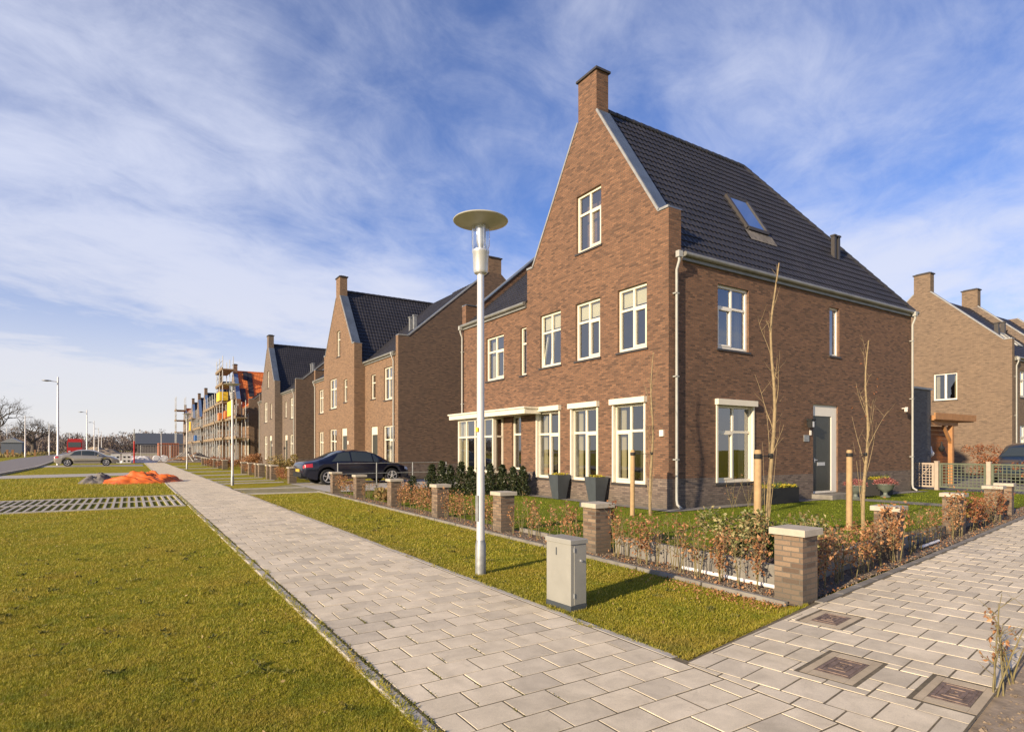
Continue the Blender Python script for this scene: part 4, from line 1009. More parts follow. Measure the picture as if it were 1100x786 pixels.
def road_lamp(x, y, label, h=8.3, side=-1):
    t = thing('road_lamp', (x, y, 0), label, 'street lamp', 'tall road lamps with a side arm')
    b = MB(); b.lathe([(0.13, 0), (0.13, .9), (0.10, 1.0), (0.065, h)], (x, y, 0), 12); b.build('pole', M['alu'], t, True)
    b = MB(); b.tube([(x, y, h-.45), (x+side*.6, y, h-.40)], .035, 8); b.build('arm', M['alu'], t, True)
    b = MB(); b.lathe([(0.06, -.06), (0.38, 0), (0.36, .05), (0.1, .10)], (x+side*.85, y, h-.40), 14); b.build('lantern', M['galv'], t, True)
rl = [(-5.75, 70.5, -1, 'tallest road lamp, rising just behind the silver car'), (-6.3, 126, -1, 'second road lamp beyond the silver car, near the red truck'),
      (-7.2, 172, -1, 'third road lamp on the near side of the road'), (-8.2, 222, -1, 'fourth road lamp, small, far along the road'), (-9, 268, -1, 'fifth road lamp, tiny, near the tree line'),
      (-17.6, 152, 1, 'road lamp with its arm to the right, in front of the round bare tree'), (-27.5, 205, 1, 'distant lamp post at the left edge in front of bare trees'),
      (-22, 240, 1, 'distant lamp post left of the red truck'), (-20, 290, 1, 'faint distant lamp post before the far tree line'), (-17.8, 196, 1, 'pale lamp post beside the tall one behind the silver car')]
for x, y, s_, lb in rl: road_lamp(x, y, lb, side=s_)

# ------------------------------------------------------------------ garden pillars
def pillar(x, y, label, rz=0.0, w=0.275, d=0.275, group='brick garden pillars with concrete caps'):
    t = thing('brick_pillar', (x, y, 0), label, 'pillar', group)
    m = Matrix.Rotation(rz, 3, 'Z')
    b = MB(); b.obox((x, y, 0.325), (w, d, 0.65), m); b.build('brickwork', M['pillar'], t)
    b = MB(); c = [m @ Vector((sx*(w/2+.036), sy*(d/2+.036), 0)) for sx, sy in ((-1, -1), (1, -1), (1, 1), (-1, 1))]
    b.prism([(x+p.x, y+p.y) for p in c], 0.652, 0.715, 0.005)
    b.build('cap_stone', M['cap'], t)
    return t
pillar(5.335, 3.335, 'corner brick garden pillar where the two hedges meet, nearest the inspection covers', SL/2)
fl = [(5.50, 6.40, 'second brick pillar from the corner, behind the grey cabinet'), (5.56, 8.98, 'third brick pillar, just right of the nearest lamp post'),
      (5.60, 11.62, 'fourth brick pillar, left of the nearest lamp post'), (5.66, 14.42, 'fifth brick pillar, before the right end of the dark car'),
      (5.72, 17.35, 'sixth brick pillar, before the middle of the dark car'), (5.78, 20.0, 'last brick pillar before the driveway, by the dark car rear wheel')]
for x, y, lb in fl: pillar(x, y, lb)
sdl = [(8.45, 3.97, 'second pillar along the side pavement, with brown hedge against its left face'), (11.90, 4.55, 'third pillar along the side pavement, half hidden by russet hedge'),
       (14.98, 5.02, 'fourth pillar along the side pavement, left of the garden path gap'), (16.35, 5.28, 'pillar right of the garden path gap at the photo edge')]
for x, y, lb in sdl: pillar(x, y, lb, SL)
for i, y in enumerate((26.7, 30.6, 31.6, 33.8, 34.8, 37.0, 39.6)):
    lb = ['pillar just beyond the driveway, behind the parked dark car', 'right pillar of the first gate pair beyond the driveway', 'left pillar of the first gate pair beyond the driveway', 'right pillar of the second gate pair', 'left pillar of the second gate pair', 'single pillar sixth beyond the driveway', 'last pillar of the first far hedge, by the second lamp post'][i]
    pillar(5.85, y, lb, 0, .30, .36)
for i, y in enumerate((48.8, 51.8, 54.6, 56.9, 59.5, 61.5, 64)):
    lb = ['nearest', 'second', 'third', 'fourth', 'fifth', 'sixth', 'last'][i]+' pillar of the far garden row in front of the scaffolding'
    pillar(5.9, y, lb, 0, .34, .40)

# ------------------------------------------------------------------ utility cabinet
t = thing('utility_cabinet', (3.40, 4.39, 0), 'grey-green metal utility cabinet standing in the verge grass', 'utility cabinet')
mz = Matrix.Rotation(R(3), 3, 'Z'); cx, cy = 3.40, 4.39; hx, hy = .092, .172
def cab_poly(e): return [(cx+p.x, cy+p.y) for p in (mz @ Vector((sx*(hx+e), sy*(hy+e), 0)) for sx, sy in ((-1, -1), (1, -1), (1, 1), (-1, 1)))]
def cab_pt(dx, dy, z): p = mz @ Vector((dx, dy, 0)); return (cx+p.x, cy+p.y, z)
b = MB(); b.prism(cab_poly(.004), 0.0, 0.05, 0.002); b.build('plinth', M['anthracite'], t)
b = MB(); b.prism(cab_poly(0), 0.052, 0.60, 0.004); b.build('body', M['cabinet'], t)
b = MB(); b.prism(cab_poly(.010), 0.602, 0.645, 0.008); b.build('lid', M['cabinet'], t)
b = MB(); b.obox(cab_pt(.016, -hy-.002, .325), (.14, .006, .53), mz); d_ = b.build('door', M['cabinet'], t)
b = MB(); b.tube([cab_pt(.02, -hy-.005, .45), cab_pt(.02, -hy-.018, .45)], .011, 12); b.build('lock', M['steel'], d_, True)
b = MB()
for z in (.12, .53): b.tube([cab_pt(-.058, -hy-.006, z), cab_pt(-.058, -hy-.006, z+.04)], .006, 8)
b.build('hinges', M['galv'], d_, True)
b = MB(); b.obox(cab_pt(-hx-.002, .03, .52), (.004, .012, .07), mz); b.build('vent_slot', M['anthracite'], t)

# ------------------------------------------------------------------ low board behind the hedge, pipe
b = MB()
P0 = (5.74, 3.62)
for (p, q) in (((5.66, 3.66), (5.72, 6.25)), ((5.60, 3.64), (8.25, 4.06)), ((8.65, 4.13), (11.7, 4.62)), ((12.1, 4.68), (14.8, 5.10)), ((5.72, 6.6), (5.80, 8.8))):
    L = math.hypot(q[0]-p[0], q[1]-p[1]); n = max(1, round(L/1.25)); hz = .255 if q[0] < 5.75 and q[1] < 7 or p[0] < 6 and q[0] < 9 and q[1] < 5 else 0.16
    if q[1] > 8: hz = 0.08
    for k in range(n):
        a = (p[0]+(q[0]-p[0])*(k+.006)/n, p[1]+(q[1]-p[1])*(k+.006)/n); c = (p[0]+(q[0]-p[0])*(k+.994)/n, p[1]+(q[1]-p[1])*(k+.994)/n)
        b.bar((*a, hz/2), (*c, hz/2), hz, .05) if abs(a[0]-c[0]) < abs(a[1]-c[1]) and False else b.add(*[(lambda m, L2, c0: ([tuple(m @ Vector((sx*L2/2, sy*.025, sz))+Vector(c0)) for sz in (0, hz) for sx, sy in ((-1,-1),(1,-1),(1,1),(-1,1))]))(Matrix.Rotation(math.atan2(c[1]-a[1], c[0]-a[0]), 3, 'Z'), math.hypot(c[0]-a[0], c[1]-a[1]), ((a[0]+c[0])/2, (a[1]+c[1])/2, 0)), [(3,2,1,0),(4,5,6,7),(0,1,5,4),(1,2,6,5),(2,3,7,6),(3,0,4,7)]])
tag(b.build('garden_edging_board', M['concrete']), 'grey concrete edging boards holding back the garden soil behind the hedge saplings', 'edging')
b = MB(); b.tube([(5.575, 3.70, .045), (5.57, 4.92, .045)], .022, 10); tag(b.build('plastic_pipe', M['pvc'], None, True), 'white plastic pipe lying at the foot of the hedge beside the corner pillar', 'pipe')
b = MB(); b.tube([(9.6, 4.08, .05), (10.5, 4.22, .05)], .022, 10); tag(b.build('plastic_pipe', M['pvc'], None, True), 'short white pipe lying under the side hedge between the second and third pillars', 'pipe')

# ------------------------------------------------------------------ hedge saplings
def twig(mb, p, d, L, r, rng, wob=0.25, seg=5):
    pts = [Vector(p)]; d = Vector(d).normalized()
    for k in range(seg):
        d = (d+Vector((rng.uniform(-1, 1), rng.uniform(-1, 1), rng.uniform(-.4, .8)))*wob*0.35).normalized(); pts.append(pts[-1]+d*L/seg)
    mb.tube(pts, [r*(1-.75*k/seg) for k in range(seg+1)], 5, cap=False); return pts
def sapling_proto(seed, leafy, mat='beech', h=0.62):
    rg_ = random.Random(seed); t = thing('beech_sapling', (0, 0, 0), 'x', 'sapling')
    sm, lm = MB(), MB()
    for k in range(rg_.choice((2, 3, 3))):
        a = rg_.uniform(0, 2*PI); hh = h*rg_.uniform(.75, 1.1)
        pts = twig(sm, (rg_.uniform(-.03, .03), rg_.uniform(-.03, .03), 0), (math.cos(a)*.12, math.sin(a)*.12, 1), hh, .0065, rg_, .16, 6)
        for j in range(2, 6):
            for q in range(2):
                a2 = rg_.uniform(0, 2*PI); tp = twig(sm, pts[j], (math.cos(a2), math.sin(a2), .7), rg_.uniform(.08, .20), .003, rg_, .4, 3)
                for m_ in range(int(leafy*rg_.uniform(.3, 1.7))):
                    c = tp[rg_.randint(1, 3)]+Vector((rg_.uniform(-.03, .03), rg_.uniform(-.03, .03), rg_.uniform(-.04, .03))); lm.leaf(c, rg_.uniform(.03, .06), rg_)
        for m_ in range(int(leafy*4)):
            p = pts[rg_.randint(2, 6)]; lm.leaf(p+Vector((rg_.gauss(0, .035), rg_.gauss(0, .035), rg_.uniform(-.03, .04))), rg_.uniform(.03, .06), rg_)
    sm.build('stems', M['stem'], t); lm.build('leaves', M[mat], t); return t
protos = [sapling_proto(11+i, lf, mt, hh) for i, (lf, mt, hh) in enumerate([(5, 'beech', .60), (2.5, 'beech', .64), (1.2, 'beech', .66), (7, 'beech', .62), (9, 'beech_red', .64), (5, 'beech_red', .60)])]
used = [False]*len(protos)
def tree_map():
    tr = {}
    for c in bpy.data.objects:
        if c.parent: tr.setdefault(c.parent.name, []).append(c)
    return tr
TM = tree_map()
def place(k, x, y, rz, sc, label, group):
    o = protos[k]
    if not used[k]:
        used[k] = True; o.location = (x, y, 0); o.rotation_euler = (0, 0, rz); o.scale = (sc,)*3; o['label'] = label; o['group'] = group; return o
    return dup(o, (x, y, 0), rz, sc, label, group, tree=TM)
hr = random.Random(21); HG = 'beech hedge saplings between the pillars'
def hedge_row(p, q, step, ks, label, jit=.05, sc=1.0):
    L = math.hypot(q[0]-p[0], q[1]-p[1]); n = int(L/step)
    for i in range(n):
        f = (i+.5)/n+hr.uniform(-.2, .2)/n
        place(hr.choice(ks), p[0]+(q[0]-p[0])*f+hr.uniform(-jit, jit), p[1]+(q[1]-p[1])*f+hr.uniform(-jit, jit), hr.uniform(0, 6.28), sc*hr.uniform(.82, 1.05), label, HG+', '+label[-40:])
hedge_row((5.42, 3.75), (5.47, 6.15), .165, (1, 1, 2, 0, 2), 'thin half-bare beech sapling in front of the grey boards beside the corner pillar')
hedge_row((5.52, 6.65), (5.56, 8.75), .21, (0, 1, 2, 1), 'thin beech sapling between the second and third front pillars')
hedge_row((5.58, 9.25), (5.60, 11.4), .20, (1, 0, 3), 'leafy beech sapling behind the nearest lamp post')
hedge_row((5.63, 11.85), (5.68, 14.2), .20, (3, 0, 3), 'dense brown beech sapling between the fourth and fifth front pillars')
hedge_row((5.72, 14.7), (5.74, 17.1), .30, (2, 1), 'sparse beech sapling between the fifth and sixth front pillars', sc=.8)
hedge_row((5.76, 17.6), (5.78, 19.8), .28, (3, 1, 0), 'beech sapling between the sixth front pillar and the driveway pillar')
hedge_row((5.72, 3.42), (8.2, 3.80), .25, (4, 1, 2, 3, 0, 1), 'rust-brown beech sapling between the corner and second side pillars')
hedge_row((8.75, 3.93), (11.6, 4.38), .36, (0, 2, 1, 1), 'beech sapling between the second and third side pillars', sc=.95)
hedge_row((12.2, 4.48), (14.7, 4.86), .32, (4, 5, 1, 3), 'russet beech sapling between the third and fourth side pillars', sc=1.05)
for y0, y1 in ((27.0, 30.3), (35.1, 36.8), (37.3, 39.3)): hedge_row((5.9, y0), (5.9, y1), .24, (4, 3), 'dense brown beech plant in the clipped hedge beyond the driveway', sc=1.0)
place(3, 8.22, 3.75, 1.0, 1.18, 'bushy brown sapling pressed against the second side pillar', HG)
place(3, 11.62, 4.33, 2.0, 1.18, 'bushy brown sapling pressed against the third side pillar', HG)
place(4, 5.75, 6.30, 2.5, 1.1, 'leafy rust sapling right beside the second front pillar', HG)
def tall_twig(x, y, label, seed, h=.72):
    r_ = random.Random(seed); t = thing('bare_sapling', (x, y, 0), label, 'sapling'); sm, lm = MB(), MB()
    for k in range(4):
        a = r_.uniform(0, 6.28); pts = twig(sm, (x+r_.uniform(-.05, .05), y+r_.uniform(-.05, .05), 0), (math.cos(a)*.3, math.sin(a)*.3, 1), h*r_.uniform(.6, 1.05), .006, r_, .3, 7)
        for j in range(2, 7):
            a2 = r_.uniform(0, 6.28); tp = twig(sm, pts[j], (math.cos(a2), math.sin(a2), .8), r_.uniform(.08, .16), .0025, r_, .5, 3)
            for m_ in range(r_.randint(0, 3)): lm.leaf(tp[r_.randint(1, 3)], r_.uniform(.025, .04), r_)
    sm.build('stems', M['stem'], t); lm.build('leaves', M['beech'], t)
tall_twig(4.30, 1.42, 'twiggy orange-leaved plant in the bare soil at the lower right corner', 5, .62)
tall_twig(4.62, 1.48, 'second twiggy plant in the bare soil, right at the photo edge', 9, .55)

# ------------------------------------------------------------------ young trees with stakes
def young_tree(x, y, top, label, seed, stake, lean, sx):
    t = thing('young_tree', (x, y, 0), label, 'tree', 'staked young trees in the front garden'); r_ = random.Random(seed)
    tm, bm_ = MB(), MB(); tx, ty, tz = top; n = 12; pts = []
    for k in range(n+1):
        f = k/n; pts.append(Vector((x+(tx-x)*f+lean*(math.sin(f*6.5)*.07+math.sin(f*15)*.022)*min(1, f*3), y+(ty-y)*f+.03*math.sin(f*9), tz*f)))
    tm.tube(pts, [.030*(1-.85*k/n)+.004 for k in range(n+1)], 8, cap=False); tm.build('trunk', M['bark'], t, True)
    for j in range(3, n):
        for q in range(2 if j in (5, 7, 9) else 1):
            a = r_.uniform(0, 6.28); L = (1.25-.08*j)*r_.uniform(.45, 1.15)
            tp = twig(bm_, pts[j], (math.cos(a)*.30, math.sin(a)*.30, 1), L, .009-.0005*j, r_, .26, 6)
            for m_ in range(3):
                a2 = r_.uniform(0, 6.28); twig(bm_, tp[r_.randint(1, 5)], (math.cos(a2)*.8, math.sin(a2)*.8, 1), L*r_.uniform(.2, .5), .0028, r_, .4, 4)
    # low suckers
    for q in range(4):
        a = r_.uniform(0, 6.28); twig(bm_, (x, y, .15), (math.cos(a)*.12, math.sin(a)*.12, 1), r_.uniform(.7, 1.5), .006, r_, .12, 7)
    cr = bm_.build('crown', M['bark'], t)
    if seed == 3 or seed == 2:
        lm = MB()
        for q in range(14): lm.leaf(pts[r_.randint(7, 10)]+Vector((r_.gauss(0, .12), r_.gauss(0, .12), r_.gauss(0, .1))), .05, r_)
        lm.build('leaves', M['beech_red'], t)
    s_ = thing('tree_stake', (stake[0], stake[1], 0), sx, 'stake', 'wooden stakes holding the young trees')
    b = MB(); b.tube([(stake[0], stake[1], 0), (stake[0]+.01, stake[1], 1.42), (stake[0]+.01, stake[1], 1.45)], [.052, .050, .042], 12); b.build('post', M['wood'], s_, True)
    f = 1.36/tz; px, py = x+(tx-x)*f, y+(ty-y)*f
    b = MB(); b.lathe([(.054, -.035), (.057, 0), (.054, .035)], (stake[0]+.01, stake[1], 1.36), 12); b.bar((stake[0]+.04, stake[1], 1.36), (px-.01, py, 1.37), .05, .012); b.lathe([(.03, -.03), (.034, 0), (.03, .03)], (px, py, 1.37), 10); b.build('strap', M['black'], s_)
# trunk 1 between the bush and pillar; trunk 2 further right; trunk 3 before the front windows
young_tree(7.40, 5.06, (7.62, 5.02, 4.06), 'tallest young tree, its bare forked tip reaching the upper windows', 1, (7.26, 5.10), 1, 'thick pale stake with black strap left of the tallest young tree')
young_tree(11.05, 5.62, (11.20, 5.6, 3.42), 'young tree before the front door wall, a few red leaves midway', 2, (10.84, 5.76), .5, 'pale stake in front of the dark front door')
young_tree(9.62, 9.42, (9.72, 9.42, 3.6), 'thin young tree before the rightmost ground-floor front window', 4, (9.28, 9.62), .4, 'slim pale stake before the rightmost front window')

# ------------------------------------------------------------------ shrubs and planters
def bush(name, x, y, r, h, n, size, mat, label, cat, seed, group=None, stems=True, z0=0.0, up=0.3):
    t = thing(name, (x, y, z0), label, cat, group); r_ = random.Random(seed); lm, sm = MB(), MB()
    for k in range(9 if stems else 0):
        a = r_.uniform(0, 6.28); twig(sm, (x+r_.uniform(-.04, .04), y+r_.uniform(-.04, .04), z0), (math.cos(a)*.5*r/h, math.sin(a)*.5*r/h, 1), h*.9, .006, r_, .2, 5)
    blobs = [(r_.gauss(0, r*.42), r_.gauss(0, r*.42), h*r_.uniform(.35, .85), r*r_.uniform(.28, .5)) for _ in range(9)]
    for k in range(n):
        bx, by, bz, br = r_.choice(blobs); v = Vector((r_.gauss(0, 1), r_.gauss(0, 1), r_.gauss(0, .8))).normalized()*br*r_.uniform(.6, 1.05)
        z = max(.02, bz+v.z); lm.leaf((x+bx+v.x, y+by+v.y, z0+z), size*r_.uniform(.6, 1.2), r_, up)
    if stems: sm.build('stems', M['stem'], t)
    lm.build('leaves', M[mat], t); return t
bush('variegated_shrub', 6.45, 4.55, .55, .72, 2200, .06, 'leaf_cream', 'round green and cream leaved shrub beside the thick stake', 'shrub', 1)
bush('variegated_shrub', 6.95, 4.5, .36, .52, 900, .055, 'leaf_green', 'smaller green shrub behind the corner pillar', 'shrub', 2)
bush('variegated_shrub', 8.6, 5.2, .22, .42, 160, .05, 'leaf_cream', 'small pale-tipped shrub on the lawn edge right of the thick stake', 'shrub', 3)
for i, (x, y) in enumerate(((5.98, 4.2), (5.95, 4.75), (5.96, 5.3), (6.0, 5.85), (7.6, 4.45), (8.3, 4.55))):
    bush('heath_plant', x, y, .26, .36, 420, .03, 'heath', ['grey-purple heath plant right behind the corner pillar boards', 'second heath plant behind the grey boards', 'third heath plant behind the grey boards', 'heath plant beside the second front pillar', 'heath plant behind the rust-brown side hedge', 'heath plant beside the second side pillar'][i], 'shrub', 30+i, 'heath plants behind the low boards', up=.7)
for i, (x, y) in enumerate(((7.05, 4.9), (5.95, 15.6), (5.95, 16.4))):
    bush('grass_tuft', x, y, .24, .42 if i == 0 else .3, 500, .13, 'straw', ['dry straw-coloured grass clump at the foot of the thick stake', 'yellowish grass clump between the fifth and sixth front pillars', 'yellowish grass clump nearer the sixth front pillar'][i], 'grass clump', 50+i, stems=False, up=1.0)
def cone_shrub(name, x, y, r, h, n, size, mat, label, cat, seed, group=None, up=.6):
    t = thing(name, (x, y, 0), label, cat, group); r_ = random.Random(seed); lm, sm = MB(), MB()
    sm.tube([(x, y, 0), (x, y, h*.85)], [.016, .005], 6)
    lobes = [(r_.uniform(0, 6.28), r_.uniform(.1, .8)*h) for _ in range(14)]
    for a, z in lobes: twig(sm, (x, y, z*.7), (math.cos(a), math.sin(a), 1.2), .25, .005, r_, .2, 4)
    for k in range(n):
        z = h*r_.random()**.85; a, lz = r_.choice(lobes); a = a+r_.gauss(0, .5) if r_.random() < .6 else r_.uniform(0, 6.28)
        rr = r*(1-z/h)**.45*(.35+.75*r_.random())*(1+.25*math.sin(z*17+a*2))
        lm.leaf((x+rr*math.cos(a), y+rr*math.sin(a), z+.02), size*r_.uniform(.6, 1.25), r_, up)
    sm.build('stems', M['stem'], t); lm.build('leaves', M[mat], t); return t
# dark evergreens dividing the two front gardens
for i in range(10):
    f = i/9; x = 10.35-2.15*f+rnd.uniform(-.05, .05); y = 15.55+2.1*f
    t = cone_shrub('evergreen_shrub', x, y, .24, .98*rnd.uniform(.88, 1.08), 1500, .07, 'conifer', 'dark evergreen shrub in the short row dividing the front gardens', 'shrub', 70+i, 'dark evergreen shrubs beside the bay window', up=.75)
for i, (x, y, lb) in enumerate(((7.0, 16.6, 'low dark shrub at the left end of the evergreen row'), (7.3, 18.8, 'small dark shrub beside the parked car front'), (6.9, 14.8, 'small dark shrub near the fourth front pillar'), (8.4, 19.6, 'small dark shrub before the bay window left corner'))):
    cone_shrub('low_shrub', x, y, .22, .5, 500, .06, 'conifer', lb, 'shrub', 90+i)
for i, (x, y, h, lb) in enumerate(((6.9, 33.5, 1.35, 'round straw-coloured shrub in front of the second far house'), (7.2, 44.2, 1.3, 'orange-brown dry shrub left of the second lamp post'), (6.8, 45.8, 1.1, 'smaller dry shrub left of the second lamp post'), (7.0, 29.0, .9, 'dark low shrub behind the clipped hedge by the car'))):
    bush('dry_shrub', x, y, .62, h, 1500, .10, 'straw' if i == 0 else 'beech', lb, 'shrub', 110+i, up=.4)
for i, y in enumerate((49.5, 52.2, 55.5, 58.5, 61.5)):
    bush('clipped_hedge', 6.3, y, .7, .75, 900, .09, 'beech_red', ['nearest', 'second', 'third', 'fourth', 'last'][i]+' brown hedge clump behind the far pillar row', 'hedge', 130+i, 'brown hedge clumps behind the far pillars')

def tall_planter(x, y, label, seed):
    t = thing('tall_planter', (x, y, .025), label, 'planter', 'tall tapered planters by the front windows')
    b = MB(); w0, w1, h = .14, .235, .70; z = .028
    vs = [(x+sx*w0, y+sy*w0, z) for sx, sy in ((-1,-1),(1,-1),(1,1),(-1,1))]+[(x+sx*w1, y+sy*w1, z+h) for sx, sy in ((-1,-1),(1,-1),(1,1),(-1,1))]+[(x+sx*(w1-.03), y+sy*(w1-.03), z+h) for sx, sy in ((-1,-1),(1,-1),(1,1),(-1,1))]+[(x+sx*(w1-.035), y+sy*(w1-.035), z+h-.05) for sx, sy in ((-1,-1),(1,-1),(1,1),(-1,1))]
    fs = [(3,2,1,0)]+[(r*4+i, r*4+(i+1)%4, (r+1)*4+(i+1)%4, (r+1)*4+i) for r in range(3) for i in range(4)]; b.add(vs, fs); b.build('pot', M['anthracite'], t)
    b = MB(); b.box((x-.195, y-.195, z+h-.07), (x+.195, y+.195, z+h-.048)); b.build('potting_soil', M['soil'], t)
    lm = MB(); r_ = random.Random(seed)
    for k in range(260): lm.leaf((x+r_.uniform(-.18, .18), y+r_.uniform(-.18, .18), z+h-.04+r_.uniform(0, .07)), .05, r_, .6)
    lm.build('flowers', M['flower'], t)
tall_planter(10.55, 13.95, 'left tall anthracite planter with yellow flowers, between two front windows', 1)
tall_planter(10.55, 12.30, 'right tall anthracite planter with yellow flowers, nearest the corner window', 2)
def box_planter(x0, x1, y0, y1, h, label, seed, grp=None):
    t = thing('box_planter', ((x0+x1)/2, (y0+y1)/2, 0), label, 'planter', grp)
    b = MB(); b.box((x0, y0, .025), (x1, y0+.03, h)); b.box((x0, y1-.03, .025), (x1, y1, h)); b.box((x0, y0+.03, .025), (x0+.03, y1-.03, h)); b.box((x1-.03, y0+.03, .025), (x1, y1-.03, h)); b.build('box', M['black'], t)
    b = MB(); b.box((x0+.03, y0+.03, .03), (x1-.03, y1-.03, h-.04)); b.build('potting_soil', M['soil'], t)
    lm, gm = MB(), MB(); r_ = random.Random(seed)
    for k in range(int(700*(x1-x0))): lm.leaf((r_.uniform(x0+.05, x1-.05), r_.uniform(y0+.05, y1-.05), h-.03+r_.uniform(0, .09)), .055, r_, .6)
    for k in range(int(60*(x1-x0))): gm.leaf((r_.uniform(x0+.05, x1-.05), r_.uniform(y0+.05, y1-.05), h-.03), .22, r_, 1.0, .12)
    lm.build('flowers', M['flower'], t); gm.build('leaves', M['leaf_green'], t)
box_planter(13.95, 15.35, 9.50, 9.90, .44, 'wide black box planter with yellow flowers left of the front door', 1)
box_planter(19.55, 20.35, 9.45, 9.90, .52, 'narrow black box planter behind the right heather pot', 2)
def urn(x, y, label, seed):
    t = thing('flower_pot', (x, y, .02), label, 'flower pot', 'grey footed pots of pink heather by the door')
    b = MB(); b.lathe([(.13, 0), (.14, .03), (.06, .07), (.055, .14), (.10, .18), (.20, .26), (.24, .36), (.27, .38), (.27, .41), (.22, .41), (.20, .36)], (x, y, .026), 24); b.build('pot', M['pot'], t, True)
    lm = MB(); r_ = random.Random(seed)
    for k in range(900):
        v = Vector((r_.gauss(0, 1), r_.gauss(0, 1), abs(r_.gauss(0, .8)))).normalized()*r_.uniform(.6, 1.0)
        lm.leaf((x+v.x*.32, y+v.y*.32, .40+v.z*.22), .05, r_, .7, .4)
    lm.build('flowers', M['pinkflower'], t)
urn(17.75, 9.25, 'left heather pot, standing before the front door', 3); urn(19.15, 9.1, 'right heather pot, standing beside the narrow black planter', 4)
# roses against the south wall under the window
for i, x in enumerate((12.55, 13.1, 13.6)):
    tall_twig(x, 9.45, ['left', 'middle', 'right'][i]+' bare climber stems below the south ground-floor window', 40+i, .9)

# ------------------------------------------------------------------ gate and trellis fence
def trellis(x, y0, y1, label, diag=False):
    t = thing('trellis_gate' if diag else 'trellis_fence', (x, (y0+y1)/2, 0), label, 'gate' if diag else 'fence')
    fm, sm = MB(), MB(); z0, z1 = .10, .98
    mat = 'gatewood' if diag else 'trellis'
    fm.box((x-.03, y0, z0), (x+.03, y0+.07, z1)); fm.box((x-.03, y1-.07, z0), (x+.03, y1, z1)); fm.box((x-.03, y0+.07, z1-.06), (x+.03, y1-.07, z1)); fm.box((x-.03, y0+.07, z0), (x+.03, y1-.07, z0+.06))
    if diag: fm.bar((x-.035, y1-.05, z0+.05), (x-.035, y0+.05, z1-.05), .05, .02)
    fm.build('frame', M['gatewood'] if diag else M['trellis'], t)
    k = y0+.14
    while k < y1-.1: sm.box((x-.012, k, z0+.06), (x-.002, k+.022, z1-.06)); k += .115
    k = z0+.13
    while k < z1-.08: sm.box((x+.002, y0+.07, k), (x+.012, y1-.07, k+.022)); k += .105
    sm.build('lattice', M[mat], t)
trellis(24.5, 9.98, 10.72, 'pale wooden garden gate with a diagonal brace beside the downpipe', True)
trellis(24.5, 8.42, 9.82, 'left panel of the green lattice fence beside the gate'); trellis(24.5, 6.9, 8.28, 'right panel of the green lattice fence at the photo edge')
for i, (y, lb) in enumerate(((9.90, 'pale fence post between the gate and the lattice'), (8.35, 'pale fence post between the two lattice panels'), (6.83, 'pale fence post at the outer end of the lattice'))):
    b = MB(); b.box((24.45, y-.06, 0), (24.57, y+.06, 1.02)); b.box((24.44, y-.07, 1.022), (24.58, y+.07, 1.05)); tag(b.build('fence_post', M['gatewood']), lb, 'post')
for i, (x, y, h) in enumerate(((27.2, 9.3, 1.3), (28.4, 8.4, 1.3), (29.5, 7.6, 1.25), (31.8, 11.0, 1.8), (31.0, 8.0, 1.3))):
    bush('brown_shrub', x, y, .55, h, 700, .09, 'beech_red', ['brown shrub just behind the left lattice panel', 'brown shrub behind the post between lattice panels', 'brown shrub behind the right lattice panel', 'tall reddish shrub against the blank end wall', 'russet shrub beside the blue car'][i], 'shrub', 160+i)
b = MB(); r_ = random.Random(8)
for k in range(5): a = k*1.3; b.tube([(27.2, 6.95, 0), (27.2+.25*math.cos(a), 6.95+.25*math.sin(a), 1.9)], [.02, .008], 5)
tt = thing('orange_shrub', (27.2, 6.95, 0), 'bright orange-stemmed shrub at the right photo edge above the lattice', 'shrub')
b.build('stems', M['orange_mem'], tt)

# ------------------------------------------------------------------ cars
def interp(tab, x):
    for (a, *u), (b, *v) in zip(tab, tab[1:]):
        if x <= b: f = (x-a)/(b-a) if b > a else 0; f = max(0, f); return [p+(q-p)*f for p, q in zip(u, v)]
    return list(tab[-1][1:])
def smooth_interp(tab, x):
    for i, ((a, *u), (b, *v)) in enumerate(zip(tab, tab[1:])):
        if x <= b:
            f = max(0, min(1, (x-a)/(b-a))); p0 = tab[i-1] if i else tab[i]; p3 = tab[i+2] if i+2 < len(tab) else tab[i+1]; out = []
            for k in range(len(u)):
                y0, y1, y2, y3 = p0[k+1], u[k], v[k], p3[k+1]
                m1 = (y2-y0)/((b-p0[0]) or 1)*(b-a); m2 = (y3-y1)/((p3[0]-a) or 1)*(b-a)
                out.append((2*f**3-3*f**2+1)*y1+(f**3-2*f**2+f)*m1+(-2*f**3+3*f**2)*y2+(f**3-f**2)*m2)
            return out
    return list(tab[-1][1:])
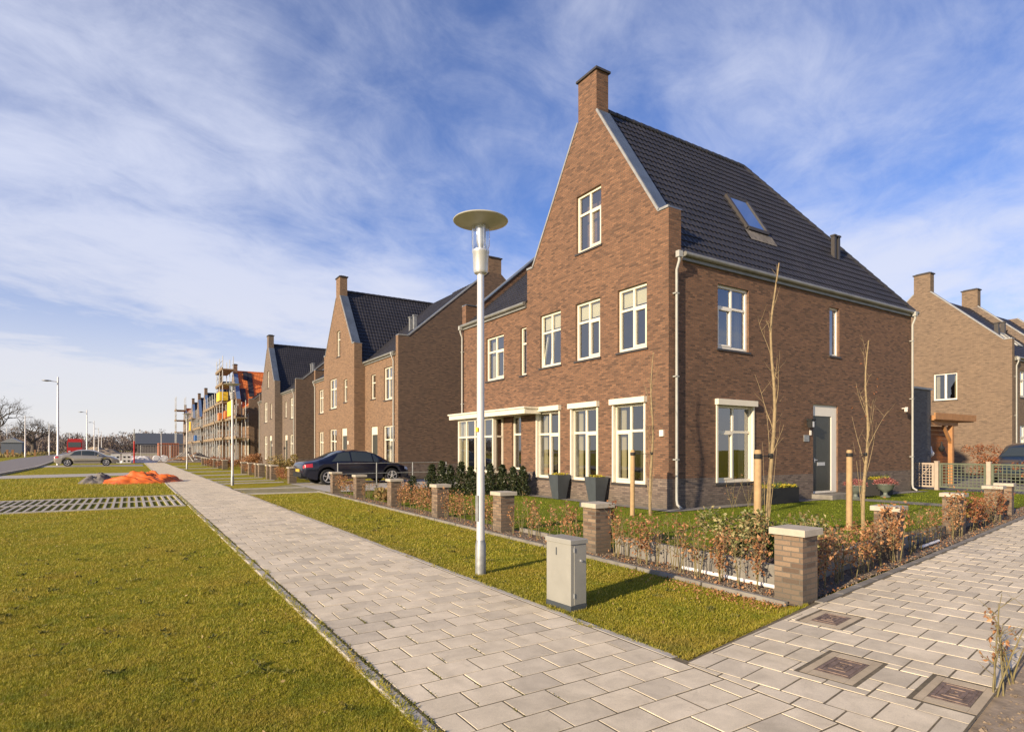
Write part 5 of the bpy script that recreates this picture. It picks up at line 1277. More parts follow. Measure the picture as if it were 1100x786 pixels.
def car(x, y, rz, label, mat, group=None, L=4.7, Hs=1.0, kind='sedan'):
    """front at +x; profile table: x, shoulder z, top z, half width at shoulder, half width of the top"""
    t = thing('parked_car', (x, y, .012), label, 'car', group); m = Matrix.Rotation(rz, 4, 'Z'); m.translation = (x, y, .012)
    tab = [(-2.35, .78, .83, .62, .55), (-2.28, .86, .92, .78, .66), (-1.75, .92, 1.02, .86, .66), (-1.35, .93, 1.14, .88, .62), (-.75, .93, 1.39, .89, .56), (-.2, .92, 1.44, .90, .57), (.35, .90, 1.41, .90, .56), (.75, .89, 1.28, .90, .58), (1.35, .86, .96, .89, .68), (1.9, .76, .84, .86, .66), (2.2, .66, .70, .76, .55), (2.35, .54, .57, .56, .45)]
    if kind == 'tall': tab = [(-2.3, .95, 1.1, .70, .62), (-2.2, 1.0, 1.5, .84, .62), (-1.9, 1.0, 1.66, .88, .64), (-.6, 1.0, 1.74, .9, .64), (.4, .98, 1.68, .9, .62), (1.0, .96, 1.35, .9, .62), (1.5, .92, 1.03, .88, .68), (2.1, .78, .82, .82, .6), (2.3, .6, .63, .6, .45)]
    wx = (-1.38, 1.42); wr = .325
    def prof(px):
        zs, zt, ws, wt = smooth_interp(tab, px)
        zb = .22+max(0, (abs(px)-1.9))*.35
        for w_ in wx:
            if abs(px-w_) < wr+.07: zb = max(zb, math.sqrt(max(0, (wr+.07)**2-(px-w_)**2))+wr)
        zb = min(zb, zs-.08)
        return [(ws*.93, zb), (ws*1.0, zb+(zs-zb)*.35), (ws*1.015, zb+(zs-zb)*.7), (ws*.965, zs), (wt+(ws*.965-wt)*.06, zt-.05*(zt-zs)/.5 if zt-zs > .1 else zt-.02), (wt*.75, zt), (0.0, zt+.015)]
    xs = [-2.35+.05*k for k in range(95)]; b = MB(); ring = []
    for px in xs:
        px = min(px, 2.35); P = prof(px); ring.append([(px, -a, c) for a, c in P]+[(px, a, c) for a, c in reversed(P[:-1])])
    n = len(ring[0]); vs = [m @ Vector(p) for r_ in ring for p in r_]
    fs = [(i*n+k, (i+1)*n+k, (i+1)*n+k+1, i*n+k+1) for i in range(len(ring)-1) for k in range(n-1)]+[tuple(range(n)), tuple(reversed(range((len(ring)-1)*n, len(ring)*n)))]
    b.add(vs, fs); b.build('body', M[mat], t, True)
    def patch(name, x0, x1, k0, k1, material, parent=t, side=1, f0=.08, f1=.92, off=.008, nx=14, cut0=0, cut1=0):
        """a piece of the body surface between profile points, lifted 8 mm"""
        g_ = MB(); vs = []
        for i in range(nx+1):
            u = i/nx
            for j in range(5):
                v = f0+(f1-f0)*j/4; px = x0+(x1-x0)*u; px += (cut0*(1-u)+cut1*u)*v
                P = prof(px); a = P[k0]; c = P[k1]; yy = a[0]+(c[0]-a[0])*v; zz = a[1]+(c[1]-a[1])*v
                d = Vector((0, c[1]-a[1], -(c[0]-a[0]))); d = d.normalized() if d.length > 1e-6 else Vector((0, 0, 1))
                if d.z < 0 and k0 >= 4: d = -d
                vs.append(m @ Vector((px, side*(yy+d.y*off), zz+abs(d.z)*off)))
        g_.add(vs, [(i*5+j, (i+1)*5+j, (i+1)*5+j+1, i*5+j+1) for i in range(nx) for j in range(4)]); return g_.build(name, M[material], parent, True)
    if kind == 'sedan': wins = [(-1.28, -.42, .42, .0), (-.36, .55, 0, -.0), (.60, 1.02, 0, -.35)]
    else: wins = [(-1.95, -1.2, .1, 0), (-1.1, -.2, 0, 0), (-.1, .95, 0, -.2)]
    for s_ in (-1, 1):
        for (a, c, c0, c1) in wins: patch('side_window', a, c, 3, 4, 'car_glass', side=s_, cut0=c0, cut1=c1)
    # windscreen and rear window over the full width
    for nm, x0, x1 in (('windscreen', .72, 1.30), ('rear_window', -1.42, -.88)):
        if kind == 'tall' and nm == 'rear_window': x0, x1 = -2.26, -2.12
        g_ = MB(); vs = []
        for i in range(9):
            px = x0+(x1-x0)*i/8; P = prof(px); w_ = P[4][0]*.92
            for j in range(9):
                yy = -w_+2*w_*j/8; f = abs(yy)/w_; zz = P[6][1] if abs(yy) < P[5][0] and False else P[6][1]+(P[5][1]-P[6][1])*min(1, abs(yy)/P[5][0])+(P[4][1]-P[5][1])*max(0, (abs(yy)-P[5][0])/max(.01, P[4][0]-P[5][0])); vs.append(m @ Vector((px, yy, zz+.012)))
        g_.add(vs, [(i*9+j, (i+1)*9+j, (i+1)*9+j+1, i*9+j+1) for i in range(8) for j in range(8)]); g_.build(nm, M['car_glass'], t, True)
    for s_ in (-1, 1):
        patch('tail_light', -2.34, -2.0, 2, 3, 'tail', side=s_, f0=.1, f1=.9); patch('headlight', 2.02, 2.30, 2, 3, 'head', side=s_, f0=.1, f1=.95)
        mm = MB(); mm.obox(m @ Vector((.82, s_*.97, .98)), (.14, .16, .11), m.to_3x3()); mm.build('mirror', M[mat], t)
        hh = MB()
        for hx in (-.55, .35): hh.obox(m @ Vector((hx, s_*.915, .80)), (.16, .02, .025), m.to_3x3())
        mo = MB(); mo.obox(m @ Vector((0.0, s_*.917, .44)), (2.1, .012, .045), m.to_3x3()); mo.build('side_moulding', M['black'], t)
    pl = MB(); pl.obox(m @ Vector((-2.362, 0, .60)), (.02, .50, .11), m.to_3x3()); pl.build('number_plate', M['plate'], t)
    bp_ = MB(); bp_.obox(m @ Vector((-2.33, 0, .42)), (.12, 1.15, .16), m.to_3x3()); bp_.obox(m @ Vector((2.30, 0, .36)), (.14, 1.0, .14), m.to_3x3()); bp_.build('bumper', M['black'], t)
    ub = MB(); ub.obox(m @ Vector((0, 0, .42)), (4.3, 1.25, .36), m.to_3x3()); ub.build('underbody', M['black'], t)
    for w_ in wx:
        for s_ in (-1, 1):
            wl = MB(); c = m @ Vector((w_, s_*.80, wr)); ax = (m.to_3x3() @ Vector((0, s_, 0)))
            prof_w = [(.22, -.09), (wr-.02, -.09), (wr, -.06), (wr, .06), (wr-.02, .085), (.225, .09)]; e1 = Vector((0, 0, 1)); e2 = ax.cross(e1)
            N_ = 28; vs = [c+ax*d_+(e1*math.cos(2*PI*k/N_)+e2*math.sin(2*PI*k/N_))*r_ for r_, d_ in prof_w for k in range(N_)]
            wl.add(vs, [(r_*N_+k, r_*N_+(k+1) % N_, (r_+1)*N_+(k+1) % N_, (r_+1)*N_+k) for r_ in range(5) for k in range(N_)])
            w_o = wl.build('wheel', M['black'], t, True)
            rm = MB(); 
            for r_, d_, r2 in ((.222, .075, .19),):
                vs = [c+ax*d_+(e1*math.cos(2*PI*k/N_)+e2*math.sin(2*PI*k/N_))*q for q in (.225, .185) for k in range(N_)]; rm.add(vs, [(k, (k+1) % N_, N_+(k+1) % N_, N_+k) for k in range(N_)])
            for k in range(5): a = 2*PI*k/5; d_ = e1*math.cos(a)+e2*math.sin(a); rm.bar(c+ax*.07, c+ax*.07+d_*.2, .065, .03)
            vs = [c+ax*.02+(e1*math.cos(2*PI*k/N_)+e2*math.sin(2*PI*k/N_))*.22 for k in range(N_)]; 
            rm.build('rim', M['alu'], w_o)
            dk = MB(); dk.add(vs, [tuple(range(N_))]); dk.build('wheel_well', M['black'], w_o)
    return t
car(8.15, 25.55, R(3), 'dark navy saloon parked in the driveway with its red tail light to the path', 'car_navy')
car(-3.25, 65.6, 0, 'champagne-silver saloon parked broadside beyond the far lawn', 'car_silver')
car(33.2, 9.9, R(182), 'dark blue tall car half hidden behind the lattice fence and shrubs', 'car_blue', kind='tall')
car(14.5, 140, R(80), 'dark car far off among the building site clutter', 'car_navy')

# red truck far off on the road
t = thing('red_truck', (-9.5, 152, 0), 'small red truck far along the road, behind the silver car', 'truck')
b = MB(); b.box((-10.8, 150, .9), (-8.3, 152.2, 3.2)); b.box((-10.7, 150.2, 3.202), (-8.4, 152, 3.7)); b.build('cab', M['red'], t)
b = MB(); b.box((-10.6, 149.95, 2.0), (-8.5, 149.998, 3.0)); b.build('windscreen', M['car_glass'], t)
b = MB(); b.box((-10.8, 152.4, 1.1), (-8.3, 160, 3.5)); b.build('cargo_body', M['red'], t)
for xx in (-10.7, -8.75):
    for yy in (151.2, 157.5): b = MB(); b.tube([(xx, yy, .5), (xx+.35, yy, .5)], .5, 16); b.build('wheel', M['black'], t, True)
b = MB(); b.box((-10.6, 149.9, 1.0), (-10.2, 149.998, 1.25)); b.box((-8.9, 149.9, 1.0), (-8.5, 149.998, 1.25)); b.build('headlights', M['head'], t)

# ------------------------------------------------------------------ scaffolds
def scaffold(x0, x1, y0, y1, levels, top, label, bay=2.4, extra=None, netting=None):
    t = thing('scaffold', ((x0+x1)/2, y0, 0), label, 'scaffold', 'scaffolding in front of the unfinished houses')
    nb = max(1, round((y1-y0)/bay)); ys = [y0+(y1-y0)*k/nb for k in range(nb+1)]
    for yy in ys:
        for xx in (x0, x1):
            b = MB(); b.tube([(xx, yy, 0), (xx, yy, top)], .045, 6); b.build('standard', M['galv'], t)
    for z in levels:
        b = MB(); b.box((x0-.1, y0-.4, z), (x1+.1, y1+.4, z+.12)); b.box((x0-.12, y0-.4, z+.122), (x0-.08, y1+.4, z+.30)); b.build('deck', M['scaf_wood'], t)
        b = MB()
        for dz in (.55, 1.05): b.tube([(x0, y0-.3, z+dz), (x0, y1+.3, z+dz)], .03, 5)
        b.build('guard_rail', M['galv'], t)
    b = MB()
    for k, (a, c) in enumerate(zip(ys, ys[1:])):
        for z0, z1 in zip([0]+levels, levels): b.tube([(x0, a if k % 2 else c, z0), (x0, c if k % 2 else a, z1)], .025, 5)
    b.build('brace', M['galv'], t)
    if netting: a, c, z0, z1 = netting; b = MB(); b.box((x0-.16, a, z0), (x0-.13, c, z1)); b.build('yellow_netting', M['yellow'], t)
    if extra:
        for (a, c, z0, z1, m_) in extra: b = MB(); b.box((x0-.3, a, z0), (x0+.6, c, z1)); b.build('chute_container', M[m_], t)
    return t
scaffold(9.2, 10.1, 67.2, 75.0, [2.6, 4.7], 6.6, 'low scaffold with yellow netting under the orange roof', netting=(68.0, 72.8, 5.1, 6.7), extra=[(73.2, 74.6, 5.0, 5.8, 'orange_mem')])
scaffold(8.9, 10.0, 75.4, 81.0, [2.6, 4.7, 6.8, 8.9, 10.6], 12.2, 'tall scaffold tower left of the orange roof with a yellow bin', extra=[(75.6, 78.6, 7.1, 8.1, 'yellow'), (76, 77.5, 4.9, 5.7, 'orange_mem')])
scaffold(9.0, 9.9, 84, 97, [2.6, 4.7, 6.8], 8.6, 'scaffold before the house with the slim chimney')
scaffold(9.0, 9.9, 102, 113, [2.6, 4.7], 6.5, 'scaffold before the blue-edged gable', extra=[(108, 110, 2.9, 3.8, 'blue_tarp')])
scaffold(9.0, 9.9, 117, 127, [2.6, 4.7, 6.8], 8.6, 'scaffold before the fourth unfinished house', netting=(118, 121, 4.9, 6.4))
scaffold(8.4, 10.2, 148, 153, [2.6, 5.2, 7.8, 10.0], 13.0, 'open scaffold tower standing highest at the far end of the row')

# ------------------------------------------------------------------ things on the verge and the site
def mound(name, cx, cy, rx, ry, h, mat, label, cat, seed, nx=44, ny=30, folds=.12, rot=0, kind=None, sharp=1.0):
    b = MB(); vs = []; m = Matrix.Rotation(rot, 3, 'Z')
    for j in range(ny+1):
        for i in range(nx+1):
            u, v = -1+2*i/nx, -1+2*j/ny; r = math.sqrt(u*u+v*v); base = max(0, 1-r**1.5)
            nz = (noise.noise(Vector((u*2.2+seed, v*2.2, 0)))*.55+noise.noise(Vector((u*5+seed, v*6, 3)))*.28+abs(noise.noise(Vector((u*9, v*9+seed, 7))))*.25)*sharp+(.25*(1-abs(noise.noise(Vector((u*4+v*2, v*2, seed+2))))*3) if sharp < 1 else 0)
            z = h*(base*(.75+nz))+folds*base**.5*abs(noise.noise(Vector((u*7+v*5, v*3, seed))))
            edge = 1+.18*noise.noise(Vector((u*3, v*3, seed+9)))
            p = m @ Vector((u*rx*edge, v*ry*edge, 0)); vs.append((cx+p.x, cy+p.y, max(.0, z)+.005 if r < 1.0 else -.03))
    b.add(vs, [(j*(nx+1)+i, j*(nx+1)+i+1, (j+1)*(nx+1)+i+1, (j+1)*(nx+1)+i) for j in range(ny) for i in range(nx)])
    return tag(b.build(name, M[mat], None, 'all'), label, cat, kind=kind)
M['orange_sheet'] = plain('orange_tarpaulin', (0.62, 0.135, 0.02), 0.45, 0, 0.15, 3, 0.2)
mound('orange_tarpaulin', .52, 31.2, 1.6, 1.4, .42, 'orange_sheet', 'crumpled orange tarpaulin heaped on the grass beside the path', 'tarpaulin', 4, 90, 70, .30, .25, sharp=.35)
mound('rubble_pile', -1.15, 31.6, .75, .8, .42, 'rubble', 'small grey pile of clods at the left end of the orange tarpaulin', 'rubble', 5)
M['white_sheet'] = plain('white_building_sheet', (0.62, 0.62, 0.62), .7, 0, .12, 3)
mound('white_sheeting', .6, 78.5, 2.0, 1.2, .85, 'white_sheet', 'white plastic sheeting heaped at the end of the path', 'sheeting', 8)
for i in range(2):
    b = MB(); c = Vector((2.55+i*.75, 79, .45)); N_ = 16
    b.tube([c+Vector((0, 0, 0)), c+Vector((0, 2.0, 0))], .38, 16); b.tube([c-Vector((0, .02, 0)), c-Vector((0, .01, 0))], .2, 12)
    tag(b.build('pipe_roll', M['white_sheet'], None, True), ['left', 'right'][i]+' white roll lying end-on beside the white sheeting', 'roll')
r_ = random.Random(4)
pt = thing('timber_heap', (6, 80, 0), 'jumbled heap of pale boards and beams at the end of the path', 'timber')
for k in range(16):
    a = r_.uniform(0, PI); x, y = r_.uniform(4.6, 7.6), r_.uniform(78, 81.5); dx, dz = math.cos(a)*r_.uniform(.7, 1.5), r_.uniform(0, 1.0)
    b = MB(); b.bar((x-dx, y, .1+r_.uniform(0, .5)), (x+dx, y+r_.uniform(-.6, .6), .15+dz), .14, .09); b.build('board', M[r_.choice(['timber_lt', 'concrete_lt', 'white_sheet'])], pt)
mound('dirt_heap', 6.5, 85, 3.0, 1.6, 1.2, 'rubble', 'grey earth heap behind the jumbled boards', 'heap', 12)
mound('dirt_heap', -9, 240, 7, 5, 2.6, 'sand', 'low brown earth mound far off behind the silver car', 'heap', 15)
for i, (x, lb) in enumerate(((-1.35, 'left white barrier block with dark square holes beside the silver car'), (-.35, 'right white barrier block with dark square holes next to the striped post'))):
    t = thing('barrier_block', (x, 77, 0), lb, 'barrier')
    b = MB(); b.box((x-.42, 76.7, .02), (x+.42, 77.3, 1.0)); b.build('block', M['white_sheet'], t)
    for dx in (-.2, .2):
        for z in (.25, .68): b = MB(); b.box((x+dx-.09, 76.68, z-.09), (x+dx+.09, 76.698, z+.09)); b.build('recess', M['black'], t)
t = thing('marker_post', (.35, 76.5, 0), 'thin orange-red marker post with a dark top beside the barrier blocks', 'post')
b = MB(); b.tube([(.35, 76.5, 0), (.35, 76.5, 2.4)], .07, 8); b.build('lower_post', M['red'], t)
b = MB(); b.tube([(.35, 76.5, 2.402), (.35, 76.5, 3.7)], .05, 8); b.build('upper_post', M['galv'], t)
# site fence panels at the end of the path
for i in range(4):
    x0 = 1.2+i*1.0; y0 = 96+i*1.5; t = thing('site_fence', (x0, y0, 0), ['first', 'second', 'third', 'fourth'][i]+' wire site fence panel from the left, beyond the white sheeting', 'fence', 'wire fence panels round the building site')
    b = MB(); L_ = 3.4
    for dx in (0, L_): b.tube([(x0*1.0+i*2.6+dx, y0, 0), (x0+i*2.6+dx, y0, 2.1)], .04, 6)
    b.tube([(x0+i*2.6, y0, 2.08), (x0+i*2.6+L_, y0, 2.08)], .035, 6); b.build('frame', M['galv'], t)
    b = MB()
    for k in range(1, 18): b.tube([(x0+i*2.6+L_*k/18, y0, .1), (x0+i*2.6+L_*k/18, y0, 2.05)], .008, 4)
    b.build('mesh', M['galv'], t)
t = thing('site_container', (5.5, 118, 0), 'orange-brown site container beyond the fence at the path end', 'container')
b = MB(); b.box((4, 117, 0), (7, 122, 2.6)); b.build('body', plain('rusty_container', (.35, .12, .06), .8), t)
b = MB()
for k in range(8): b.box((4.1+k*.36, 116.95, .1), (4.2+k*.36, 116.998, 2.5))
b.build('ribs', M['timber'], t)
t = thing('long_barn', (14, 330, 0), 'long low dark-roofed building on the horizon left of the scaffold tower', 'building')
b = MB(); b.box((3, 330, 0), (45, 350, 4.2)); b.build('wall', plain('dark_barn_wall', (.10, .085, .08), .9), t)
b = MB(); b.add([(2, 329, 4.2), (46, 329, 4.2), (46, 351, 4.2), (2, 351, 4.2), (2, 340, 9.5), (46, 340, 9.5)], [(0, 1, 5, 4), (2, 3, 4, 5), (0, 4, 3), (1, 2, 5)]); b.build('roof', plain('grey_barn_roof', (.075, .085, .10), .7), t)
t = thing('low_trailer', (-27, 152, 0), 'long dark flat trailer at the far left edge', 'trailer')
b = MB(); b.box((-38, 151, .75), (-21.8, 153.5, 2.0)); b.build('bed', M['black'], t)
for xx in (-36, -33, -24): b = MB(); b.tube([(xx, 151.2, .5), (xx, 151.6, .5)], .48, 14); b.build('wheel', M['black'], t)
t = thing('small_shed', (-24, 190, 0), 'small blue-grey shed under the round bare tree', 'shed')
b = MB(); b.box((-26.5, 189, 0), (-22.5, 193, 3.2)); b.build('wall', plain('blue_grey_shed', (.14, .16, .19), .8), t)
b = MB(); b.add([(-26.8, 188.8, 3.2), (-22.2, 188.8, 3.2), (-22.2, 193.2, 3.2), (-26.8, 193.2, 3.2), (-24.5, 188.8, 4.4), (-24.5, 193.2, 4.4)], [(0, 1, 4), (2, 3, 5), (1, 2, 5, 4), (3, 0, 4, 5)]); b.build('roof', M['galv'], t)
for i, (x, y) in enumerate(((-20.5, 160), (-21.6, 168), (-18.5, 175), (-19.8, 148))):
    b = MB(); b.box((x-.15, y-.15, 0), (x+.15, y+.15, 1.3)); b.box((x-.2, y-.2, 1.302), (x+.2, y+.2, 1.45)); tag(b.build('road_marker', M['timber_lt']), ['nearest', 'second', 'third', 'leftmost'][i]+' pale marker post in the rough grass across the road', 'post')
# wire rail by the driveway
t = thing('rail_fence', (6.2, 22, 0), 'low metal rail fence in front of the dark car', 'fence')
b = MB()
for x, y in ((6.0, 20.5), (7.4, 20.55), (8.8, 20.6), (10.2, 20.65)): b.tube([(x, y, 0), (x, y, 1.0)], .02, 6)
b.build('posts', M['galv'], t)
b = MB(); b.tube([(6.0, 20.5, .98), (10.2, 20.65, .98)], .014, 6); b.tube([(6.0, 20.5, .62), (10.2, 20.65, .62)], .014, 6); b.build('rails', M['galv'], t)

# ------------------------------------------------------------------ bare trees and the far tree line
def bare_tree(x, y, h, spread, label, seed, trunk=.4):
    t = thing('bare_tree', (x, y, 0), label, 'tree'); r_ = random.Random(seed); tm, cm = MB(), MB()
    tm.tube([(x, y, 0), (x+.1, y, h*.16), (x, y, h*.34)], [trunk*1.3, trunk, trunk*.8], 10, cap=False); tm.build('trunk', M['bark_dark'], t, True)
    def grow(p, d, L, r, lev):
        pts = [p]; dd = d
        for k in range(3): dd = (dd+Vector((r_.gauss(0, .16), r_.gauss(0, .16), r_.gauss(.04, .12)))).normalized(); pts.append(pts[-1]+dd*L/3)
        cm.tube(pts, [r, r*.85, r*.7, r*.55], 4 if lev > 1 else 6, cap=False)
        if lev >= 6: return
        for q in range(3 if lev < 5 else 2):
            a = r_.uniform(0, 2*PI); e = dd.cross(Vector((math.cos(a), math.sin(a), .3))).normalized()
            nd = (dd*r_.uniform(.5, 1.0)+e*r_.uniform(.45, .9)*spread).normalized(); grow(pts[r_.choice((2, 3, 3))], nd, L*r_.uniform(.62, .80), r*.55, lev+1)
    for q in range(6): a = q*1.05+r_.uniform(-.3, .3); grow(Vector((x, y, h*r_.uniform(.2, .34))), Vector((math.cos(a)*.8*spread, math.sin(a)*.8*spread, .75)).normalized(), h*.26, trunk*.5, 1)
    cm.build('crown', M['bark_dark'], t); return t
bare_tree(-26, 242, 13.5, 1.15, 'wide round-crowned bare tree on the horizon behind the road lamps', 3, .7)
bare_tree(-31.5, 205, 16.5, 1.1, 'taller bare tree cut off by the left edge of the photo', 8, .6)
r_ = random.Random(77); fm = MB()
def far_mass(x, y, h, w):
    fm.tube([(x, y, 0), (x, y, h*.5)], [.22, .12], 4, cap=False)
    for k in range(90):
        a = r_.uniform(0, 6.28); rr = w*r_.uniform(0, 1)**.6; z = h*r_.uniform(.12, 1); rr *= math.sqrt(max(.05, 1-abs(z/h-.55)*1.5))
        c = Vector((x+rr*math.cos(a), y+rr*math.sin(a), z)); d = Vector((r_.gauss(0, .6), r_.gauss(0, .6), 1)).normalized()*r_.uniform(.8, 2.4); e = Vector((r_.gauss(0, 1), r_.gauss(0, 1), 0)).normalized()*r_.uniform(.15, .55)
        fm.add([c-d*.5, c+e*.5, c+d*.5, c-e*.5], [(0, 1, 2, 3)])
for k in range(1100):
    x = r_.uniform(-230, 110); y = 400+r_.uniform(-25, 60)+abs(x+20)*.1; far_mass(x, y, r_.uniform(5, 12)*(1+.25*noise.noise(Vector((x*.03, 0, 0)))), r_.uniform(2.5, 5))
for k in range(160):
    x = r_.uniform(-120, -30); y = r_.uniform(250, 330); far_mass(x, y, r_.uniform(4, 9), r_.uniform(2, 4))
far = leaf_mat('far_winter_wood', [(0.15, 0.12, 0.11), (0.20, 0.165, 0.145), (0.17, 0.145, 0.11), (0.24, 0.17, 0.13)], 1.0, 0.0)
tag(fm.build('far_woodland', far), 'brown winter woodland along the horizon behind the road', 'woodland', kind='stuff')
# rough low scrub across the road
sc_ = MB()
for k in range(5000):
    x = r_.uniform(-70, -19); y = r_.uniform(120, 300); x = min(x, -14-(y-130)*.06); sc_.leaf((x, y, .0), r_.uniform(.5, 1.3), r_, 1.0, .5)
tag(sc_.build('rough_scrub', leaf_mat('dry_scrub', [(0.22, 0.17, 0.06), (0.30, 0.22, 0.08), (0.16, 0.15, 0.05)])), 'dry yellow-brown scrub across the road at the left', 'scrub', kind='stuff')

# ------------------------------------------------------------------ grass blades
def inside(px, py, poly):
    c = np.zeros(px.shape, bool); j = len(poly)-1
    for i in range(len(poly)):
        xi, yi = poly[i]; xj, yj = poly[j]
        if yi != yj: c ^= ((yi > py) != (yj > py)) & (px < (xj-xi)*(py-yi)/(yj-yi)+xi)
        j = i
    return c
def blades(name, poly, n, mat, label, hgt=.019, wid=.0026, seed=1, smax=28, near=2.2, holes=()):
    g_ = np.random.default_rng(seed); fwx, fwy = math.sin(YAW), math.cos(YAW); rx, ry = math.cos(YAW), -math.sin(YAW)
    s = 1/(g_.random(n*5)*(1/near-1/smax)+1/smax)             # density ~ 1/s^3 on the ground
    lat = (g_.random(n*5)*2-1)*.90*s
    x = fwx*s+rx*lat; y = fwy*s+ry*lat; ok = inside(x, y, poly)
    for h_ in holes: ok &= ~inside(x, y, h_)
    x, y, s = x[ok][:n], y[ok][:n], s[ok][:n]; m = len(x)
    # patchy lengths
    px = np.sin(x*3.1+np.sin(y*2.3)*1.7)*np.sin(y*3.7+np.sin(x*1.9)*1.3); clump = np.sin(x*17+3*np.sin(y*11))*np.sin(y*15+3*np.sin(x*13))
    k = np.clip(s/4.5, .75, 4.0); h = hgt*(.55+.75*g_.random(m))*(1+.30*px+.35*clump)*k**.45; w = wid*(.7+.6*g_.random(m))*k
    a = g_.random(m)*2*PI; th = g_.normal(.55, .35, m); ld = R(20)+g_.normal(0, 1.0, m)
    base = np.stack([x, y, np.zeros(m)+.004], 1); side_ = np.stack([np.cos(a), np.sin(a), np.zeros(m)], 1)*w[:, None]*.5
    lean = np.stack([np.cos(ld)*np.sin(th), np.sin(ld)*np.sin(th), np.cos(th)], 1)*h[:, None]
    midp = base+lean*.55+np.stack([np.zeros(m), np.zeros(m), h*.08], 1); tip = base+lean*np.array([1.12, 1.12, .92])
    V_ = np.stack([base-side_, base+side_, midp+side_*.8, tip, midp-side_*.8], 1).reshape(-1, 3).astype('f4')
    me = bpy.data.meshes.new(name); me.vertices.add(m*5); me.vertices.foreach_set('co', V_.ravel())
    me.loops.add(m*5); me.loops.foreach_set('vertex_index', np.arange(m*5, dtype='i4')); me.polygons.add(m)
    me.polygons.foreach_set('loop_start', np.arange(m, dtype='i4')*5); me.polygons.foreach_set('loop_total', np.full(m, 5, 'i4')); me.update(calc_edges=True)
    me.materials.append(mat); o = bpy.data.objects.new(name, me); COL.objects.link(o); return tag(o, label, 'grass', kind='stuff')
left_poly = [(1.262, -1), (1.262, 17.4), (-9, 17.4), (-9, -1)]
blades('lawn_grass', left_poly, 330000, M['grass_blade'], 'short yellow-green grass of the big lawn left of the path', seed=1, smax=20, near=2.0)
blades('verge_grass', [(3.17, 2.80), (5.10, 3.13), (5.10, 3.3), (5.40, 19.9), (5.55, 20.4), (3.17, 20.7)], 120000, M['grass_blade'], 'short grass of the verge between path and garden pillars', seed=2, smax=24, near=3.2, holes=([(4.98, 3.2), (5.10, 3.22), (5.11, 3.6), (5.13, 4.3), (5.09, 4.5), (5.06, 4.0), (5.03, 3.6)],))
blades('garden_grass', [(6.2, 3.95), (24.3, 6.8), (24.3, 9.55), (10.4, 9.55), (10.4, 16.0), (6.0, 17), (6.0, 6.7), (7.3, 5.0)], 60000, M['lawn_blade'], 'greener mown lawn inside the hedge around the corner house', seed=3, smax=30, near=5.5, hgt=.018)
blades('far_lawn_grass', [(1.2, 22.0), (1.2, 38), (-7, 38), (-7, 22.0)], 30000, M['grass_blade'], 'grass around the orange tarpaulin', seed=4, smax=44, near=16, hgt=.04)
# grass creeping over the slab edges, moss in some joints
ms = MB(); r_ = random.Random(31)
rowy = -1.6
for k in range(46):
    y = 2.4+r_.random()**1.4*5; row = int((y+1.6)/TD); x = 1.335+TW*r_.choice((0, 0, 1, 1, 1, 2))+(TW/2 if row % 2 == 0 else 0); yj = row*TD-1.6
    x = min(3.05, x); L_ = r_.uniform(.05, .22)
    for q in range(int(L_*420)): ms.leaf((x+r_.gauss(0, .005), yj+r_.uniform(.0, L_), .024), r_.uniform(.006, .015), r_, .6, .6)
for k in range(60):
    y = 2.0+r_.random()**1.5*12; 
    for q in range(50): ms.leaf((1.325+r_.gauss(0, .007), y+r_.uniform(0, .3), .026), r_.uniform(.008, .022), r_, .6, .6)
for k in range(0):
    y = r_.uniform(3.2, 9); x = 1.335+TW*r_.randint(1, 5); row = int((y+1.6)/TD); yj = row*TD-1.6
    for q in range(110): ms.leaf((x+r_.gauss(0, .025), yj+r_.gauss(0, .01), .024), r_.uniform(.012, .035), r_, .6, .5)
tag(ms.build('joint_moss', M['moss']), 'moss and grass tufts growing in the joints of the paving', 'moss', kind='stuff')
eg = MB()
for k in range(16000):
    y = 2.0+r_.random()**1.7*20; side_k = r_.random() < .6
    if side_k: x = 1.27-abs(r_.gauss(0, .02))+max(0, noise.noise(Vector((y*2.5, 1, 0)))+.1)*.14
    else:
        if y < 2.85: continue
        x = 3.165+abs(r_.gauss(0, .02))-max(0, noise.noise(Vector((y*2.5, 5, 0))))*.12
    eg.leaf((x, y, .022), r_.uniform(.02, .045), r_, .75, .12)
for k in range(2500):
    x = 3.15+r_.random()*2.1; eg.leaf((x, side_y(x)+.03+abs(r_.gauss(0, .02)), .01), r_.uniform(.025, .05), r_, .9, .10)
tag(eg.build('edge_grass', M['grass_blade']), 'longer grass overhanging the pavement edging', 'grass', kind='stuff')
wd_ = MB()
for k in range(260):
    q = r_.random()
    if q < .7: x = 1.1-r_.random()**1.0*5; y = 1.6+r_.random()*9
    else: x = r_.uniform(3.25, 5.0); y = r_.uniform(3.3, 14)
    for m_ in range(r_.randint(6, 16)): wd_.leaf((x+r_.gauss(0, .02), y+r_.gauss(0, .02), .012), r_.uniform(.02, .05), r_, .5, .45)
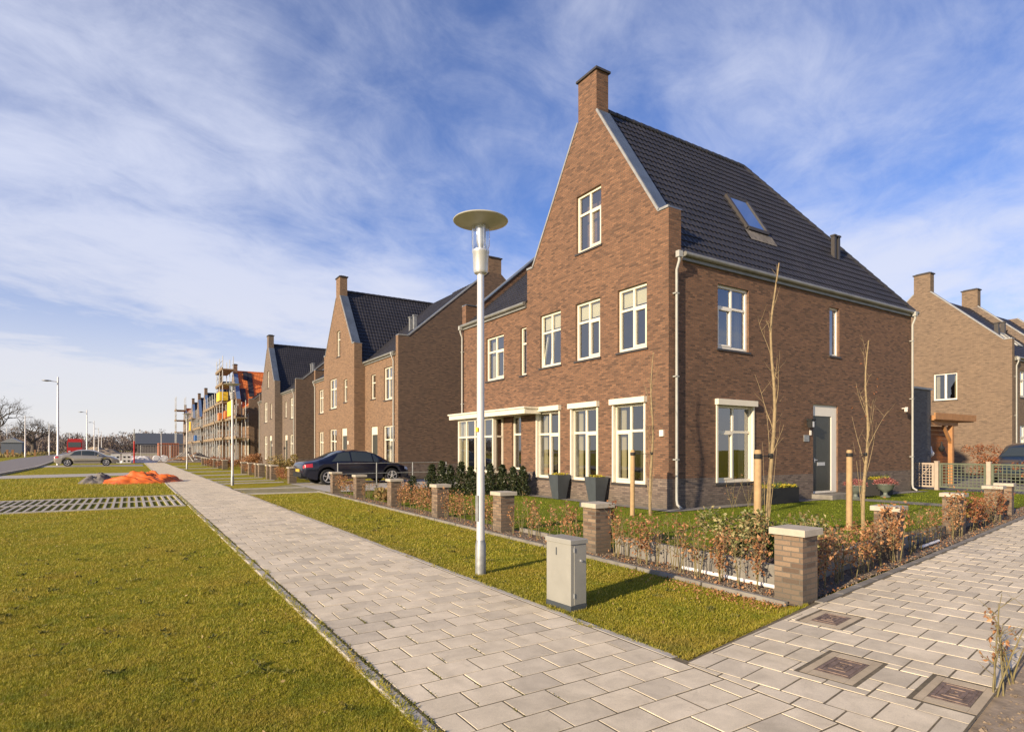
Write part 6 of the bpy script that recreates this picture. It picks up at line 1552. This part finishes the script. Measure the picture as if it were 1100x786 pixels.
tag(wd_.build('lawn_weeds', M['moss']), 'small broad-leaved weeds dotted through the lawns', 'weeds', kind='stuff')
dl = MB()
for k in range(900):
    q = r_.random()
    if q < .7: x = 1.15-r_.random()*5.5; y = 1.6+r_.random()**1.3*14
    else: x = r_.uniform(3.25, 5.1); y = r_.uniform(3.3, 16)
    dl.leaf((x, y, .02+r_.random()*.012), r_.uniform(.012, .035), r_, 0, .6)
tag(dl.build('dry_lawn_litter', M['straw']), 'pale dry leaf bits lying on the lawns', 'leaves', kind='stuff')
# fallen leaves, clods and gravel in beds and on bare soil
lf = MB()
for k in range(1800):
    if r_.random() < .55: x = 5.2+r_.random()*.4; y = 3.3+r_.random()**1.3*16; x += (y-3.2)*.018
    else: s_ = r_.random()**1.2*18; x, y = s2w(s_+.2, r_.uniform(.02, .33))
    lf.leaf((x, y, .02+r_.random()*.02), r_.uniform(.02, .045), r_, -.0)
for k in range(420):
    x = 5.08-abs(r_.gauss(0, .16)); y = 3.25+abs(r_.gauss(0, .8)); lf.leaf((x, y, .018), r_.uniform(.015, .04), r_, 0)
tag(lf.build('fallen_leaves', M['beech']), 'brown leaves fallen in the soil under the hedges', 'leaves', kind='stuff')
gv = MB()
for k in range(5200):
    q = r_.random()
    if q < .45: x = 5.18+r_.random()*.42; y = 3.3+r_.random()**1.4*15; x += (y-3.2)*.018; z = .017
    elif q < .75: s_ = r_.random()**1.3*14; x, y = s2w(s_+.2, r_.uniform(.01, .38)); z = .017
    else: s_ = r_.uniform(-2.2, 5); x, y = s2w(s_, -1.60-abs(r_.gauss(0, .35))); z = .005
    r = r_.uniform(.003, .009)*(1.7 if r_.random() < .06 else 1); m_ = Matrix.Rotation(r_.uniform(0, 3), 3, (r_.random(), r_.random(), r_.random()+.01)); gv.obox((x, y, z+r*.3), (r*2, r*1.6, r*1.2), m_)
tag(gv.build('gravel', plain('brown_grit', (.20, .155, .11), 1.0, 0, .4, 30)), 'small stones and clods on the bare soil', 'gravel', kind='stuff')
